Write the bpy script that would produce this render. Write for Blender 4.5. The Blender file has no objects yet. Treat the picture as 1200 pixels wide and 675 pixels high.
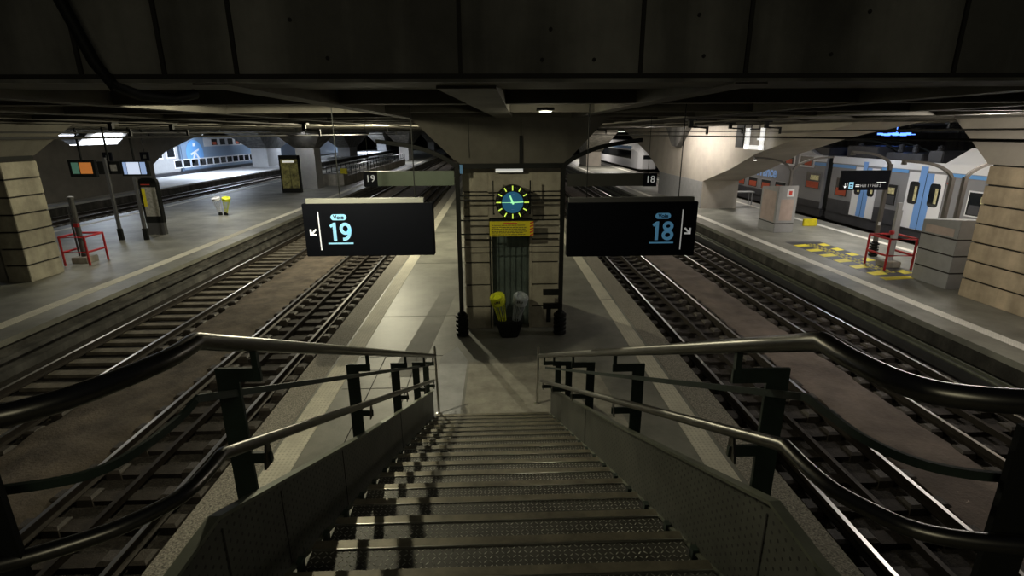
import bpy, bmesh, math, random
from mathutils import Vector, Matrix
random.seed(7)
PI = math.pi
SC = bpy.context.scene
COL = SC.collection

# ------------------------------------------------------------------ camera, world, exposure
cam_d = bpy.data.cameras.new('camera'); cam = bpy.data.objects.new('camera', cam_d); COL.objects.link(cam)
cam_d.sensor_width = 36.0; cam_d.lens = 36.0 * 610.0 / 1200.0; cam_d.clip_start = 0.05; cam_d.clip_end = 600
CAM_PITCH, CAM_YAW, CAM_ROLL = math.radians(16.57), math.radians(1.80), math.radians(0.3)
Fv = Vector((math.sin(CAM_YAW)*math.cos(CAM_PITCH), math.cos(CAM_YAW)*math.cos(CAM_PITCH), -math.sin(CAM_PITCH)))
Rv = Vector((math.cos(CAM_YAW), -math.sin(CAM_YAW), 0)); Uv = Rv.cross(Fv)
R2 = Rv*math.cos(CAM_ROLL) - Uv*math.sin(CAM_ROLL); U2 = Rv*math.sin(CAM_ROLL) + Uv*math.cos(CAM_ROLL)
cam.matrix_world = Matrix(((R2.x, U2.x, -Fv.x, 0), (R2.y, U2.y, -Fv.y, 0), (R2.z, U2.z, -Fv.z, 4.4), (0, 0, 0, 1)))
SC.camera = cam
w = bpy.data.worlds.new('world'); SC.world = w; w.use_nodes = True
w.node_tree.nodes['Background'].inputs[0].default_value = (0.55, 0.6, 0.7, 1)
w.node_tree.nodes['Background'].inputs[1].default_value = 0.012
SC.view_settings.view_transform = 'Standard'
try: SC.view_settings.look = 'None'
except Exception: pass
SC.view_settings.gamma = 1.0; SC.view_settings.use_curve_mapping = False
SC.view_settings.exposure = 0.0

WARM = (1.0, 0.93, 0.66); NEUT = (1.0, 0.93, 0.84); COLD = (0.74, 0.84, 1.0)
LM = 2.6
def area(name, loc, size, energy, color, rot=(0, 0, 0), sy=None, spread=None):
    energy *= LM
    d = bpy.data.lights.new(name, 'AREA'); d.energy = energy; d.color = color
    d.shape = 'RECTANGLE'; d.size = size; d.size_y = sy or size
    if spread: d.spread = spread
    o = bpy.data.objects.new(name, d); COL.objects.link(o); o.location = loc; o.rotation_euler = rot
    return o
def lamp(name, loc, r, energy, color):
    d = bpy.data.lights.new(name, 'POINT'); d.energy = energy; d.color = color; d.shadow_soft_size = r
    o = bpy.data.objects.new(name, d); COL.objects.link(o); o.location = loc
    return o
# key lamp: left of the pillar, throws the pole and handrail shadows toward the stairs
def spot(name, loc, target, energy, color, ang, blend=.4, r=.07):
    d = bpy.data.lights.new(name, 'SPOT'); d.energy = energy; d.color = color; d.spot_size = math.radians(ang); d.spot_blend = blend; d.shadow_soft_size = r
    o = bpy.data.objects.new(name, d); COL.objects.link(o); o.location = loc
    o.rotation_euler = (Vector(target)-Vector(loc)).to_track_quat('-Z', 'Y').to_euler(); return o
lamp('light_stairs', (-2.4, 6.7, 4.78), 0.045, 265, WARM)
lamp('light_left_of_pillar', (-4.7, 21.6, 4.60), 0.06, 1750, WARM)
lamp('light_downlight', (.75, 7.95, 4.60), 0.08, 14, WARM)
lamp('light_ochre_column', (9.8, 10.2, 4.62), 0.15, 260, NEUT)
lamp('light_pier', (9.7, 33.5, 4.6), 0.15, 170, NEUT)
lamp('fill_roof_right', (17.4, 25.0, 4.55), 0.15, 130, COLD)  # added to bring out the train's roof gear, no lamp seen there
# added dim fill for the near stairs, above and behind the landing, source unseen
area('fill_landing', (0.5, -3.5, 6.6), 2.5, 11, WARM, (math.radians(38), 0, 0), 1.0)
# lamps over the own platform further back
for yy in (30, 48, 70, 100):
    area('light_own_platform', (-0.3, yy, 4.5), 2.0, 60, WARM, (0, 0, 0), 0.3)
# left platform lamps
for yy, e in ((19, 45), (30, 90), (44, 110), (62, 160), (85, 200)):
    area('light_left_platform', (-15.0, yy, 4.55), 0.3, e, (1.0, .96, .84) if yy < 40 else (.95, .96, 1), (0, 0, 0), 2.0)
# far left hall, cold daylight tubes
for yy in (44, 62, 84, 108, 135):
    area('light_far_left', (-31.5, yy, 4.6), 2.0, 950, COLD, (0, 0, 0), 9.0)
area('light_far_left', (-33.0, 26.0, 4.6), 2.0, 420, COLD, (0, 0, 0), 6.0)
# right platform lamps
for yy, e in ((14.5, 90), (20.5, 130), (27, 130), (50, 220), (66, 220), (90, 260)):
    area('light_right_platform', (14.6, yy, 4.5), 0.3, e, NEUT, (0, 0, 0), 2.0)
area('fill_train', (17.2, 38, 4.5), 0.4, 110, NEUT, (0, math.radians(35), 0), 6.0)  # added to brighten the dim far part of the train, not a platform lamp
area('light_right_track', (10.9, 30.5, 4.45), 0.5, 90, NEUT, (0, math.radians(-25), 0), 6.0)

# ------------------------------------------------------------------ materials
MATS = {}
def mat(name, col, rough=0.7, metal=0.0, var=0.0, scale=3.0, bump=0.0, col2=None, emit=None, es=0.0, fine=None, stain=0.0, spec=None):
    if name in MATS: return MATS[name]
    m = bpy.data.materials.new(name); m.use_nodes = True; nt = m.node_tree; N = nt.nodes; L = nt.links
    b = N['Principled BSDF']; b.inputs['Roughness'].default_value = rough; b.inputs['Metallic'].default_value = metal
    b.inputs['Base Color'].default_value = (*col, 1)
    if spec is not None: b.inputs['Specular IOR Level'].default_value = spec
    if emit: b.inputs['Emission Color'].default_value = (*emit, 1); b.inputs['Emission Strength'].default_value = es
    if var or bump or col2:
        tc = N.new('ShaderNodeTexCoord')
        n1 = N.new('ShaderNodeTexNoise'); n1.inputs['Scale'].default_value = scale; n1.inputs['Detail'].default_value = 8
        n1.inputs['Roughness'].default_value = 0.65
        L.new(tc.outputs['Object'], n1.inputs['Vector'])
        r = N.new('ShaderNodeValToRGB')
        c2 = col2 or tuple(max(0, c*(1-var)) for c in col); c1 = tuple(min(1, c*(1+var)) for c in col) if not col2 else col
        r.color_ramp.elements[0].position = 0.33; r.color_ramp.elements[1].position = 0.67
        r.color_ramp.elements[0].color = (*c2, 1); r.color_ramp.elements[1].color = (*c1, 1)
        L.new(n1.outputs['Fac'], r.inputs['Fac'])
        out = r.outputs['Color']
        if stain:
            mp = N.new('ShaderNodeMapping'); mp.inputs['Scale'].default_value = (1.6, 1.6, 0.18)
            L.new(tc.outputs['Object'], mp.inputs['Vector'])
            n3 = N.new('ShaderNodeTexNoise'); n3.inputs['Scale'].default_value = 1.3; n3.inputs['Detail'].default_value = 6
            L.new(mp.outputs['Vector'], n3.inputs['Vector'])
            mr = N.new('ShaderNodeMapRange'); mr.inputs[1].default_value = 0.42; mr.inputs[2].default_value = 0.62
            mr.inputs[3].default_value = 1 - stain; mr.inputs[4].default_value = 1
            L.new(n3.outputs['Fac'], mr.inputs[0])
            mx = N.new('ShaderNodeMix'); mx.data_type = 'RGBA'; mx.blend_type = 'MULTIPLY'; mx.inputs[0].default_value = 1
            L.new(out, mx.inputs[6]); L.new(mr.outputs[0], mx.inputs[7]); out = mx.outputs[2]
        L.new(out, b.inputs['Base Color'])
        if bump:
            n2 = N.new('ShaderNodeTexNoise'); n2.inputs['Scale'].default_value = fine or scale*9; n2.inputs['Detail'].default_value = 6
            L.new(tc.outputs['Object'], n2.inputs['Vector'])
            bp = N.new('ShaderNodeBump'); bp.inputs['Strength'].default_value = bump; bp.inputs['Distance'].default_value = 0.02
            L.new(n2.outputs['Fac'], bp.inputs['Height']); L.new(bp.outputs['Normal'], b.inputs['Normal'])
    MATS[name] = m
    return m

def dots_mat(name, col, dotcol, pitch, rad, rough, metal=0.0, strength=0.6, axes='xy', var=0.15):
    """a sheet with a regular grid of small round studs"""
    m = mat(name, col, rough, metal, var=var, scale=2.5)
    nt = m.node_tree; N = nt.nodes; L = nt.links; b = N['Principled BSDF']
    tc = N.new('ShaderNodeTexCoord'); sp = N.new('ShaderNodeSeparateXYZ'); L.new(tc.outputs['Object'], sp.inputs[0])
    def M(op, a, bb=None, cc=None):
        n = N.new('ShaderNodeMath'); n.operation = op
        for i, v in enumerate((a, bb, cc)):
            if v is None: continue
            if isinstance(v, (int, float)): n.inputs[i].default_value = v
            else: L.new(v, n.inputs[i])
        return n.outputs[0]
    o = {'x': sp.outputs[0], 'y': sp.outputs[1], 'z': sp.outputs[2]}
    u = M('SUBTRACT', M('FRACT', M('DIVIDE', o[axes[0]], pitch)), 0.5); v = M('SUBTRACT', M('FRACT', M('DIVIDE', o[axes[1]], pitch)), 0.5)
    d = M('SQRT', M('ADD', M('MULTIPLY', u, u), M('MULTIPLY', v, v)))
    k = M('LESS_THAN', d, rad/pitch)
    mx = N.new('ShaderNodeMix'); mx.data_type = 'RGBA'
    src = b.inputs['Base Color'].links[0].from_socket
    L.new(k, mx.inputs[0]); L.new(src, mx.inputs[6]); mx.inputs[7].default_value = (*dotcol, 1)
    L.new(mx.outputs[2], b.inputs['Base Color'])
    bp = N.new('ShaderNodeBump'); bp.inputs['Strength'].default_value = strength; bp.inputs['Distance'].default_value = 0.005
    L.new(k, bp.inputs['Height']); L.new(bp.outputs['Normal'], b.inputs['Normal'])
    return m

def diamond_mat():
    m = mat('checker_plate', (0.085, 0.083, 0.070), 0.5, 0.3, var=0.35, scale=4)
    nt = m.node_tree; N = nt.nodes; L = nt.links; b = N['Principled BSDF']
    tc = N.new('ShaderNodeTexCoord'); sp = N.new('ShaderNodeSeparateXYZ'); L.new(tc.outputs['Object'], sp.inputs[0])
    def M(op, a, bb=None):
        n = N.new('ShaderNodeMath'); n.operation = op
        for i, v in enumerate((a, bb)):
            if v is None: continue
            if isinstance(v, (int, float)): n.inputs[i].default_value = v
            else: L.new(v, n.inputs[i])
        return n.outputs[0]
    S = 34.0
    x = M('MULTIPLY', sp.outputs[0], S); y = M('MULTIPLY', sp.outputs[1], S)
    cx = M('FLOOR', x); cy = M('FLOOR', y)
    par = M('ABSOLUTE', M('MODULO', M('ADD', cx, cy), 2.0))
    fx = M('SUBTRACT', M('FRACT', x), 0.5); fy = M('SUBTRACT', M('FRACT', y), 0.5)
    a = M('MULTIPLY', M('ADD', fx, fy), 0.7071); c = M('MULTIPLY', M('SUBTRACT', fx, fy), 0.7071)
    a2 = M('MULTIPLY', a, a); c2 = M('MULTIPLY', c, c)
    d1 = M('ADD', M('MULTIPLY', a2, 5.0), M('MULTIPLY', c2, 70.0)); d2 = M('ADD', M('MULTIPLY', c2, 5.0), M('MULTIPLY', a2, 70.0))
    d = M('ADD', M('MULTIPLY', d1, par), M('MULTIPLY', d2, M('SUBTRACT', 1.0, par)))
    k = M('LESS_THAN', d, 0.72)
    mx = N.new('ShaderNodeMix'); mx.data_type = 'RGBA'
    src = b.inputs['Base Color'].links[0].from_socket
    L.new(k, mx.inputs[0]); L.new(src, mx.inputs[6]); mx.inputs[7].default_value = (0.50, 0.49, 0.43, 1)
    L.new(mx.outputs[2], b.inputs['Base Color'])
    sm = M('SUBTRACT', 1.0, M('MINIMUM', d, 1.0))
    bp = N.new('ShaderNodeBump'); bp.inputs['Strength'].default_value = 0.8; bp.inputs['Distance'].default_value = 0.006
    L.new(sm, bp.inputs['Height']); L.new(bp.outputs['Normal'], b.inputs['Normal'])
    return m

M_conc = mat('concrete', (0.30, 0.28, 0.24), 0.85, var=0.22, scale=1.6, bump=0.25, stain=0.35)
M_conc_dk = mat('dark_concrete', (0.13, 0.125, 0.115), 0.9, var=0.3, scale=1.2, bump=0.3, stain=0.5)
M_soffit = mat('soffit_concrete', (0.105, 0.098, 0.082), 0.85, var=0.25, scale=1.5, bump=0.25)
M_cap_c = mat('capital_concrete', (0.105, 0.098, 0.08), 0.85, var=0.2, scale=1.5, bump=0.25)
M_pier = mat('pier_concrete', (0.20, 0.185, 0.16), 0.85, var=0.15, scale=.8, bump=0.2)
M_arch = mat('arch_concrete', (0.40, 0.36, 0.31), 0.85, var=0.14, scale=.7, bump=0.2)
M_block = mat('block_concrete', (0.40, 0.37, 0.29), 0.85, var=0.18, scale=3.0, bump=0.25, stain=0.25)
M_block_y = mat('ochre_block', (0.52, 0.42, 0.29), 0.85, var=0.18, scale=2.2, bump=0.25, stain=0.25)
M_joint = mat('joint', (0.02, 0.018, 0.015), 0.9)
M_plat = mat('platform_asphalt', (0.20, 0.198, 0.168), 0.5, var=0.38, scale=0.7, bump=0.12, fine=30)
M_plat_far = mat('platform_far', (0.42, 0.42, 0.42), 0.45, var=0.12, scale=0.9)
M_aggr = mat('aggregate', (0.27, 0.25, 0.21), 0.8, var=0.75, scale=42, bump=0.6, fine=60)
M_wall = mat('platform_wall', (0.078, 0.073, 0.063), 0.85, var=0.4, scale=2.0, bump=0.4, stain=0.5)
M_tact = dots_mat('tactile', (0.62, 0.59, 0.49), (0.50, 0.47, 0.38), 0.06, 0.016, 0.7, strength=0.9)
M_patch = mat('patch_concrete', (0.30, 0.285, 0.235), 0.75, var=0.28, scale=2.8, bump=0.25, fine=25)
M_patch_b = mat('pale_patch', (0.36, 0.365, 0.37), 0.6, var=0.2, scale=3, bump=0.15)
M_slab = mat('slab_grey', (0.20, 0.198, 0.175), 0.7, var=0.15, scale=1.5, bump=0.1)
M_dirt = mat('track_dirt', (0.11, 0.088, 0.068), 0.9, var=0.5, scale=1.6, bump=0.7, fine=22)
M_dirt_r = mat('reddish_dirt', (0.17, 0.135, 0.115), 0.85, var=0.35, scale=1.3, bump=0.7, fine=14)
M_ballast = mat('ballast', (0.030, 0.025, 0.02), 0.9, var=0.7, scale=14, bump=1.0, fine=30)
M_rail = mat('rail_steel', (0.035, 0.028, 0.022), 0.6, 0.4, var=0.3, scale=8)
M_head = mat('rail_head', (0.62, 0.61, 0.6), 0.36, 1.0)
M_tie = mat('tie_concrete', (0.17, 0.15, 0.12), 0.85, var=0.4, scale=4, bump=0.4)
M_tie_dk = mat('tie_dark', (0.034, 0.027, 0.023), 0.8, var=0.5, scale=5, bump=0.4)
M_boot = mat('boot', (0.062, 0.052, 0.043), 0.6, var=0.4, scale=7, bump=0.4)
M_steel = mat('brushed_steel', (0.50, 0.49, 0.45), 0.28, 1.0, var=0.12, scale=6)
M_rail_steel = mat('handrail_steel', (0.13, 0.125, 0.11), 0.32, 1.0, var=0.2, scale=5)
M_black = mat('black_paint', (0.010, 0.011, 0.010), 0.6, spec=.2)
M_post = mat('green_black_paint', (0.020, 0.034, 0.025), 0.5, var=0.3, scale=6)
M_string = dots_mat('stringer_sheet', (0.085, 0.088, 0.070), (0.022, 0.022, 0.018), 0.042, 0.0075, 0.55, 0.2, 0.7, axes='yz', var=0.3)
M_flange = mat('flange', (0.13, 0.14, 0.10), 0.5, 0.3, var=0.2, scale=5)
M_check = diamond_mat()
M_nose = mat('nosing', (0.19, 0.172, 0.125), 0.45, 0.4, var=0.35, scale=7)
M_sign = mat('sign_black', (0.005, 0.006, 0.010), 0.6, spec=.12)
M_sblue = mat('sign_blue', (0.3, 0.62, 0.8), 0.5, emit=(0.32, 0.66, 0.86), es=0.62)
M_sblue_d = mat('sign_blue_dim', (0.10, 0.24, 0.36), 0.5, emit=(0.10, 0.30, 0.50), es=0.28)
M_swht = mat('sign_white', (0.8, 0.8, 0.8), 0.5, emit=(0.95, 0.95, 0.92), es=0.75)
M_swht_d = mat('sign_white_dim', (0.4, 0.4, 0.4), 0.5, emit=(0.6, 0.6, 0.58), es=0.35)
M_cap_lit = mat('sign_cap_lit', (0.38, 0.39, 0.36), 0.6)  # lamplight falling on the cap is put into this pale colour
M_cap_d = mat('sign_cap_dim', (0.10, 0.10, 0.10), 0.6)  # same cap away from the lamp, shade put into the colour; also letters
M_grn = mat('green_panel', (0.13, 0.17, 0.12), 0.5, var=0.15, scale=1.5)
M_tube = mat('lamp_tube', (0.9, 0.9, 0.9), 0.5, emit=(1, 0.97, 0.88), es=3.0)
M_tube_c = mat('cold_tube', (0.9, 0.9, 0.9), 0.5, emit=(0.86, 0.92, 1), es=9.0)
M_tube_dim = mat('dim_diffuser', (0.8, 0.8, 0.75), 0.5, emit=(0.9, 0.9, 0.82), es=0.5)
M_clk = mat('clock_blue', (0.02, 0.10, 0.20), 0.4, emit=(0.02, 0.12, 0.22), es=0.45)
M_clkh = mat('clock_yellow', (0.6, 0.8, 0.1), 0.5, emit=(0.62, 0.85, 0.10), es=0.95)
M_clkg = mat('clock_green', (0.3, 0.8, 0.5), 0.5, emit=(0.38, 0.95, 0.42), es=0.9)
M_yel = mat('yellow', (0.72, 0.62, 0.02), 0.5, var=0.08, scale=4)
M_yelb = mat('yellow_bin', (0.72, 0.78, 0.03), 0.45)
M_gryb = mat('grey_bin', (0.36, 0.40, 0.42), 0.45)
M_red = mat('red_paint', (0.40, 0.018, 0.022), 0.4)
M_redp = mat('red_print', (0.6, 0.05, 0.03), 0.6)
M_txt = mat('dark_print', (0.04, 0.04, 0.03), 0.7)
M_panel = mat('steel_panel', (0.13, 0.17, 0.155), 0.4, 0.3, var=0.35, scale=2)
M_grey = mat("grey_box", (0.31, 0.31, 0.31), 0.55, var=0.08, scale=3)
M_pole = mat('pole_grey', (0.07, 0.07, 0.07), 0.5, var=0.1, scale=3)
M_grey_dk = mat('grey_box_dark', (0.26, 0.26, 0.26), 0.6, var=0.1, scale=3)
M_pink = mat('pink_panel', (0.42, 0.33, 0.29), 0.6, var=0.1, scale=4)
M_white = mat('white_paint', (0.72, 0.72, 0.74), 0.4)
M_tgrey = mat('train_grey', (0.21, 0.21, 0.22), 0.35, var=0.08, scale=1)
M_tdark = mat('train_dark', (0.045, 0.045, 0.05), 0.45, var=0.2, scale=2)
M_tblue = mat('train_blue', (0.13, 0.33, 0.66), 0.35)
M_tlblue = mat('train_light_blue', (0.17, 0.34, 0.70), 0.35)
M_trgrey = mat('train_blue_grey', (0.17, 0.24, 0.34), 0.35)
M_glass = mat('train_glass', (0.012, 0.014, 0.016), 0.08, spec=0.8)
M_seatr = mat('red_seats', (0.30, 0.05, 0.02), 0.7, emit=(0.5, 0.09, 0.03), es=0.05)
M_inter = mat('lit_interior', (0.30, 0.27, 0.14), 0.7, emit=(0.7, 0.6, 0.3), es=0.16, var=.8, scale=7)
M_scr_b = mat('screen_blue', (0.3, 0.4, 0.6), 0.3, emit=(0.32, 0.45, 0.75), es=.6)
M_scr_w = mat('screen_white', (0.6, 0.65, 0.7), 0.3, emit=(0.62, 0.72, 0.95), es=.75)
M_scr_o = mat('screen_orange', (0.7, 0.25, 0.05), 0.3, emit=(0.6, 0.2, 0.05), es=0.4)
M_scr_g = mat('screen_green', (0.1, 0.25, 0.18), 0.3, emit=(0.10, 0.22, 0.16), es=0.3)
M_led = mat('led_blue', (0.1, 0.2, 0.9), 0.3, emit=(0.10, 0.25, 1.0), es=3.0)
M_map = mat('map_paper', (0.33, 0.32, 0.28), 0.6, var=0.35, scale=9)
M_tactw = dots_mat('tactile_white', (0.75, 0.73, 0.66), (0.6, 0.58, 0.52), 0.06, 0.016, 0.7, strength=0.9)
M_lampg = mat('lamp_post_grey', (0.11, 0.10, 0.09), 0.5)
M_edge = mat('edge_concrete', (0.19, 0.185, 0.165), 0.9, var=0.35, scale=1.0, bump=0.3, stain=0.55)
M_lit = mat('lit_concrete', (.55, .55, .55), .8, var=.08, scale=1)  # concrete in the bright hall, its light put into the pale colour
M_cable = mat('cable', (0.01, 0.01, 0.01), 0.6)
M_post_art = mat('poster_art', (0.30, 0.28, 0.10), 0.5, var=0.8, scale=3.2)

# ------------------------------------------------------------------ helpers
class MB:
    def __init__(s): s.bm = bmesh.new(); s.mi = 0
    def _new(s, faces):
        for f in faces: f.material_index = s.mi
    def box(s, x0, x1, y0, y1, z0, z1, rot=None):
        c = [(x, y, z) for x in (x0, x1) for y in (y0, y1) for z in (z0, z1)]
        if rot: c = [rot @ Vector(p) for p in c]
        v = [s.bm.verts.new(p) for p in c]
        fs = [s.bm.faces.new([v[i] for i in q]) for q in ((0,1,3,2),(4,6,7,5),(0,4,5,1),(2,3,7,6),(0,2,6,4),(1,5,7,3))]
        s._new(fs); return s
    def prism(s, pts, axis, a, b):
        """polygon pts (2D) extruded along axis from a to b"""
        def P(p, t):
            return {'x': (t, p[0], p[1]), 'y': (p[0], t, p[1]), 'z': (p[0], p[1], t)}[axis]
        v0 = [s.bm.verts.new(P(p, a)) for p in pts]; v1 = [s.bm.verts.new(P(p, b)) for p in pts]
        n = len(pts); fs = [s.bm.faces.new(v0), s.bm.faces.new(v1[::-1])]
        for i in range(n): fs.append(s.bm.faces.new((v0[i], v0[(i+1) % n], v1[(i+1) % n], v1[i])))
        s._new(fs); return s
    def loft(s, rings):
        vs = [[s.bm.verts.new(p) for p in r] for r in rings]; n = len(rings[0]); fs = []
        for a, b in zip(vs, vs[1:]):
            for i in range(n): fs.append(s.bm.faces.new((a[i], a[(i+1) % n], b[(i+1) % n], b[i])))
        fs.append(s.bm.faces.new(vs[0][::-1])); fs.append(s.bm.faces.new(vs[-1]))
        s._new(fs); return s
    def tube(s, pts, r, n=12, flat=None):
        pts = [Vector(p) for p in pts]; rings = []
        T = [(pts[min(i+1, len(pts)-1)] - pts[max(i-1, 0)]).normalized() for i in range(len(pts))]
        up = Vector((0, 0, 1)) if abs(T[0].z) < 0.9 else Vector((0, 1, 0))
        u = T[0].cross(up).normalized()
        for i, p in enumerate(pts):
            u = (u - T[i]*u.dot(T[i])).normalized(); v = T[i].cross(u)
            rr = r[i] if isinstance(r, (list, tuple)) else r
            if flat:
                a, b = flat
                rings.append([p + u*a + v*b, p - u*a + v*b, p - u*a - v*b, p + u*a - v*b])
            else:
                rings.append([p + (u*math.cos(2*PI*k/n) + v*math.sin(2*PI*k/n))*rr for k in range(n)])
        return s.loft(rings)
    def cyl(s, p0, p1, r, n=14): return s.tube([p0, p1], r, n)
    def lathe(s, prof, c=(0, 0, 0), n=18):
        rings = [[(c[0]+r*math.cos(2*PI*k/n), c[1]+r*math.sin(2*PI*k/n), c[2]+z) for k in range(n)] for r, z in prof]
        return s.loft(rings)
    def build(s, name, m, parent=None, bevel=0, smooth=False):
        bmesh.ops.recalc_face_normals(s.bm, faces=s.bm.faces[:])
        if bevel:
            bmesh.ops.bevel(s.bm, geom=[e for e in s.bm.edges if len(e.link_faces) == 2 and e.calc_face_angle(0) > 0.6], offset=bevel, segments=2, affect='EDGES', clamp_overlap=True)
        me = bpy.data.meshes.new(name); s.bm.to_mesh(me); s.bm.free()
        for mm in (m if isinstance(m, (list, tuple)) else [m]): me.materials.append(mm)
        if smooth:
            for p in me.polygons: p.use_smooth = True
            try: me.set_sharp_from_angle(angle=math.radians(40))
            except Exception: pass
        o = bpy.data.objects.new(name, me); COL.objects.link(o)
        if parent: o.parent = parent
        return o
def tag(o, label, cat, group=None, kind=None):
    o['label'] = label; o['category'] = cat
    if group: o['group'] = group
    if kind: o['kind'] = kind
    return o
def thing(name, label, cat, loc=(0, 0, 0), rz=0, group=None):
    o = bpy.data.objects.new(name, None); o.empty_display_size = 0.2; COL.objects.link(o)
    o.location = loc; o.rotation_euler = (0, 0, rz)
    return tag(o, label, cat, group)
def struct(o, label=None):
    o['kind'] = 'structure'
    if label: o['label'] = label
    return o
def copy_tree(o, parent=None):
    c = o.copy(); COL.objects.link(c)
    if parent: c.parent = parent
    for ch in list(o.children): copy_tree(ch, c)
    return c
def text(s, size, loc, m, parent, name, rot=(PI/2, 0, 0), ext=0.004, align='CENTER', sx=1.0, bold=0.0):
    cu = bpy.data.curves.new(name, 'FONT'); cu.body = s; cu.size = size; cu.extrude = ext; cu.align_x = align; cu.align_y = 'CENTER'
    cu.offset = bold; cu.resolution_u = 6
    tmp = bpy.data.objects.new(name, cu); COL.objects.link(tmp)
    dg = bpy.context.evaluated_depsgraph_get(); me = bpy.data.meshes.new_from_object(tmp.evaluated_get(dg))
    bpy.data.objects.remove(tmp); bpy.data.curves.remove(cu)
    me.materials.clear(); me.materials.append(m); me.name = name
    o = bpy.data.objects.new(name, me); COL.objects.link(o); o.location = loc; o.rotation_euler = rot; o.scale = (sx, 1, 1)
    if parent: o.parent = parent
    return o

# ------------------------------------------------------------------ structure: platforms and pits
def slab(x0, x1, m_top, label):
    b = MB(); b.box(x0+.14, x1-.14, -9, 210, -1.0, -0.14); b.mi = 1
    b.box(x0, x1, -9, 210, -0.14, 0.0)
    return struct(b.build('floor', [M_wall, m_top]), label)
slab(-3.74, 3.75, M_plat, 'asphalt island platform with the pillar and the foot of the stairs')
slab(-21.9, -11.09, M_plat, 'wide asphalt platform left of the tracks, with the screens')
slab(10.3, 16.85, M_plat, 'asphalt platform right of the tracks, with the yellow hatching')
slab(-36.0, -28.6, M_plat_far, 'pale brightly lit platform at the far left')
for x0, x1, lab in ((-60, 40, 'dark ballast bed under all the tracks'),):
    struct(MB().box(x0, x1, -9, 215, -1.1, -0.80).build('floor', M_ballast), lab)
from mathutils import noise as mn
def dirt(x0, x1, m, lab, seed):
    b = MB(); ys = [-6 + .22*i for i in range(230)] + [45, 55, 70, 100, 150, 205]; nx = 13; V = []
    for y in ys:
        row = []
        for i in range(nx):
            t = i/(nx-1); e = min(t, 1-t)*2
            x = x0 + (x1-x0)*t + .10*mn.noise(Vector((t*3+seed, y*1.3, 0)))
            z = -.80 + .13*min(1, e*5) * (1 if e > 0 else 0) + .05*mn.noise(Vector((x*2.2, y*1.6, seed))) + .02*mn.noise(Vector((x*9, y*8, seed)))
            row.append(b.bm.verts.new((x, y, z - (.06 if e == 0 else 0))))
        V.append(row)
    for a, c in zip(V, V[1:]):
        for i in range(nx-1): b.bm.faces.new((a[i], a[i+1], c[i+1], c[i]))
    return struct(b.build('floor', m, smooth=True), lab)
dirt(-8.42, -6.38, M_dirt, 'brown dirt strip between the two left tracks', 1)
dirt(6.22, 7.76, M_dirt_r, 'reddish dirt strip between the two right tracks', 5)
def trim(i, x0, x1, z0, z1, m, lab, y0=-9, y1=210):
    return struct(MB().box(x0, x1, y0, y1, z0, z1).build('trim_%d' % i, m), lab)
trim(1, -3.22, -2.84, 0.0, 0.006, M_tact, 'cream tactile strip along the left edge of the island platform')
trim(2, 2.84, 3.18, 0.0, 0.006, M_tact, 'cream tactile strip along the right edge of the island platform')
trim(3, -3.74, -3.27, 0.0, 0.005, M_aggr, 'pebbly coping along the left edge of the island platform')
trim(4, 3.25, 3.75, 0.0, 0.005, M_aggr, 'pebbly coping along the right edge of the island platform')
trim(5, -12.15, -11.78, 0.0, 0.006, M_tact, 'tactile strip along the near edge of the left platform')
trim(6, 10.98, 11.30, 0.0, 0.006, M_tactw, 'white tactile strip along the near edge of the right platform')
trim(7, -21.2, -20.9, 0.0, 0.006, M_tact, 'tactile strip along the back edge of the left platform')
trim(8, 15.75, 16.02, 0.0, 0.006, M_tactw, 'white strip along the back edge of the right platform')
trim(9, -29.6, -29.3, 0.0, 0.006, M_tact, 'tactile strip on the far bright platform')
# ledges / cable ducts on the platform walls facing the tracks
b = MB(); b.box(-11.23, -11.0, -9, 210, -0.46, -0.36); b.box(-11.23, -10.93, -9, 210, -0.86, -0.62)
struct(b.build('trim_10', M_conc_dk), 'concrete ledges on the side wall of the left platform')
b = MB(); b.box(9.98, 10.42, -9, 210, -0.86, -0.52); b.mi = 1; b.box(9.98, 10.06, -9, 210, -0.52, -0.49); b.box(10.16, 10.22, -9, 210, -0.52, -0.46)
struct(b.build('trim_11', [M_tdark, M_flange]), 'cable duct with two pale ridges below the right platform edge')
# slab joints, patches in the platform surface
b = MB()
for yy in (9.3, 12.4, 18, 24, 30): b.box(-2.84, -0.9, yy, yy+.02, 0.0, 0.003)
for yy in (8.55, 9.95): b.box(-2.8, -0.95, yy, yy+.015, 0.0, 0.003)
for xx in (-2.3, -1.65, -1.05): b.box(xx, xx+.015, 6.5, 9.95, 0.0, 0.003)
for yy in (13.5, 20): b.box(2.84, 3.18, yy, yy+.03, 0.006, 0.009)
struct(b.build('trim_12', M_joint), 'dark slab joints in the island platform')
struct(MB().prism([(-0.62, 3.5), (2.3, 3.5), (1.9, 9.3), (.7, 9.9), (-.55, 9.6)], 'z', 0, 0.004).build('trim_13', M_patch), 'rough repaired concrete patch at the foot of the stairs')
struct(MB().prism([(-1.2, 3.5), (-.66, 3.5), (-.6, 9.7), (-.85, 10.4), (-1.15, 9.9)], 'z', 0, 0.004).build('trim_14', M_patch_b), 'pale worn patch beside the stair foot')
struct(MB().prism([(-2.05, 9.0), (-1.5, 9.0), (-1.15, 14.5), (-1.6, 14.5)], 'z', 0, 0.003).build('trim_15', M_slab), 'grey slab band left of the pillar')

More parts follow.
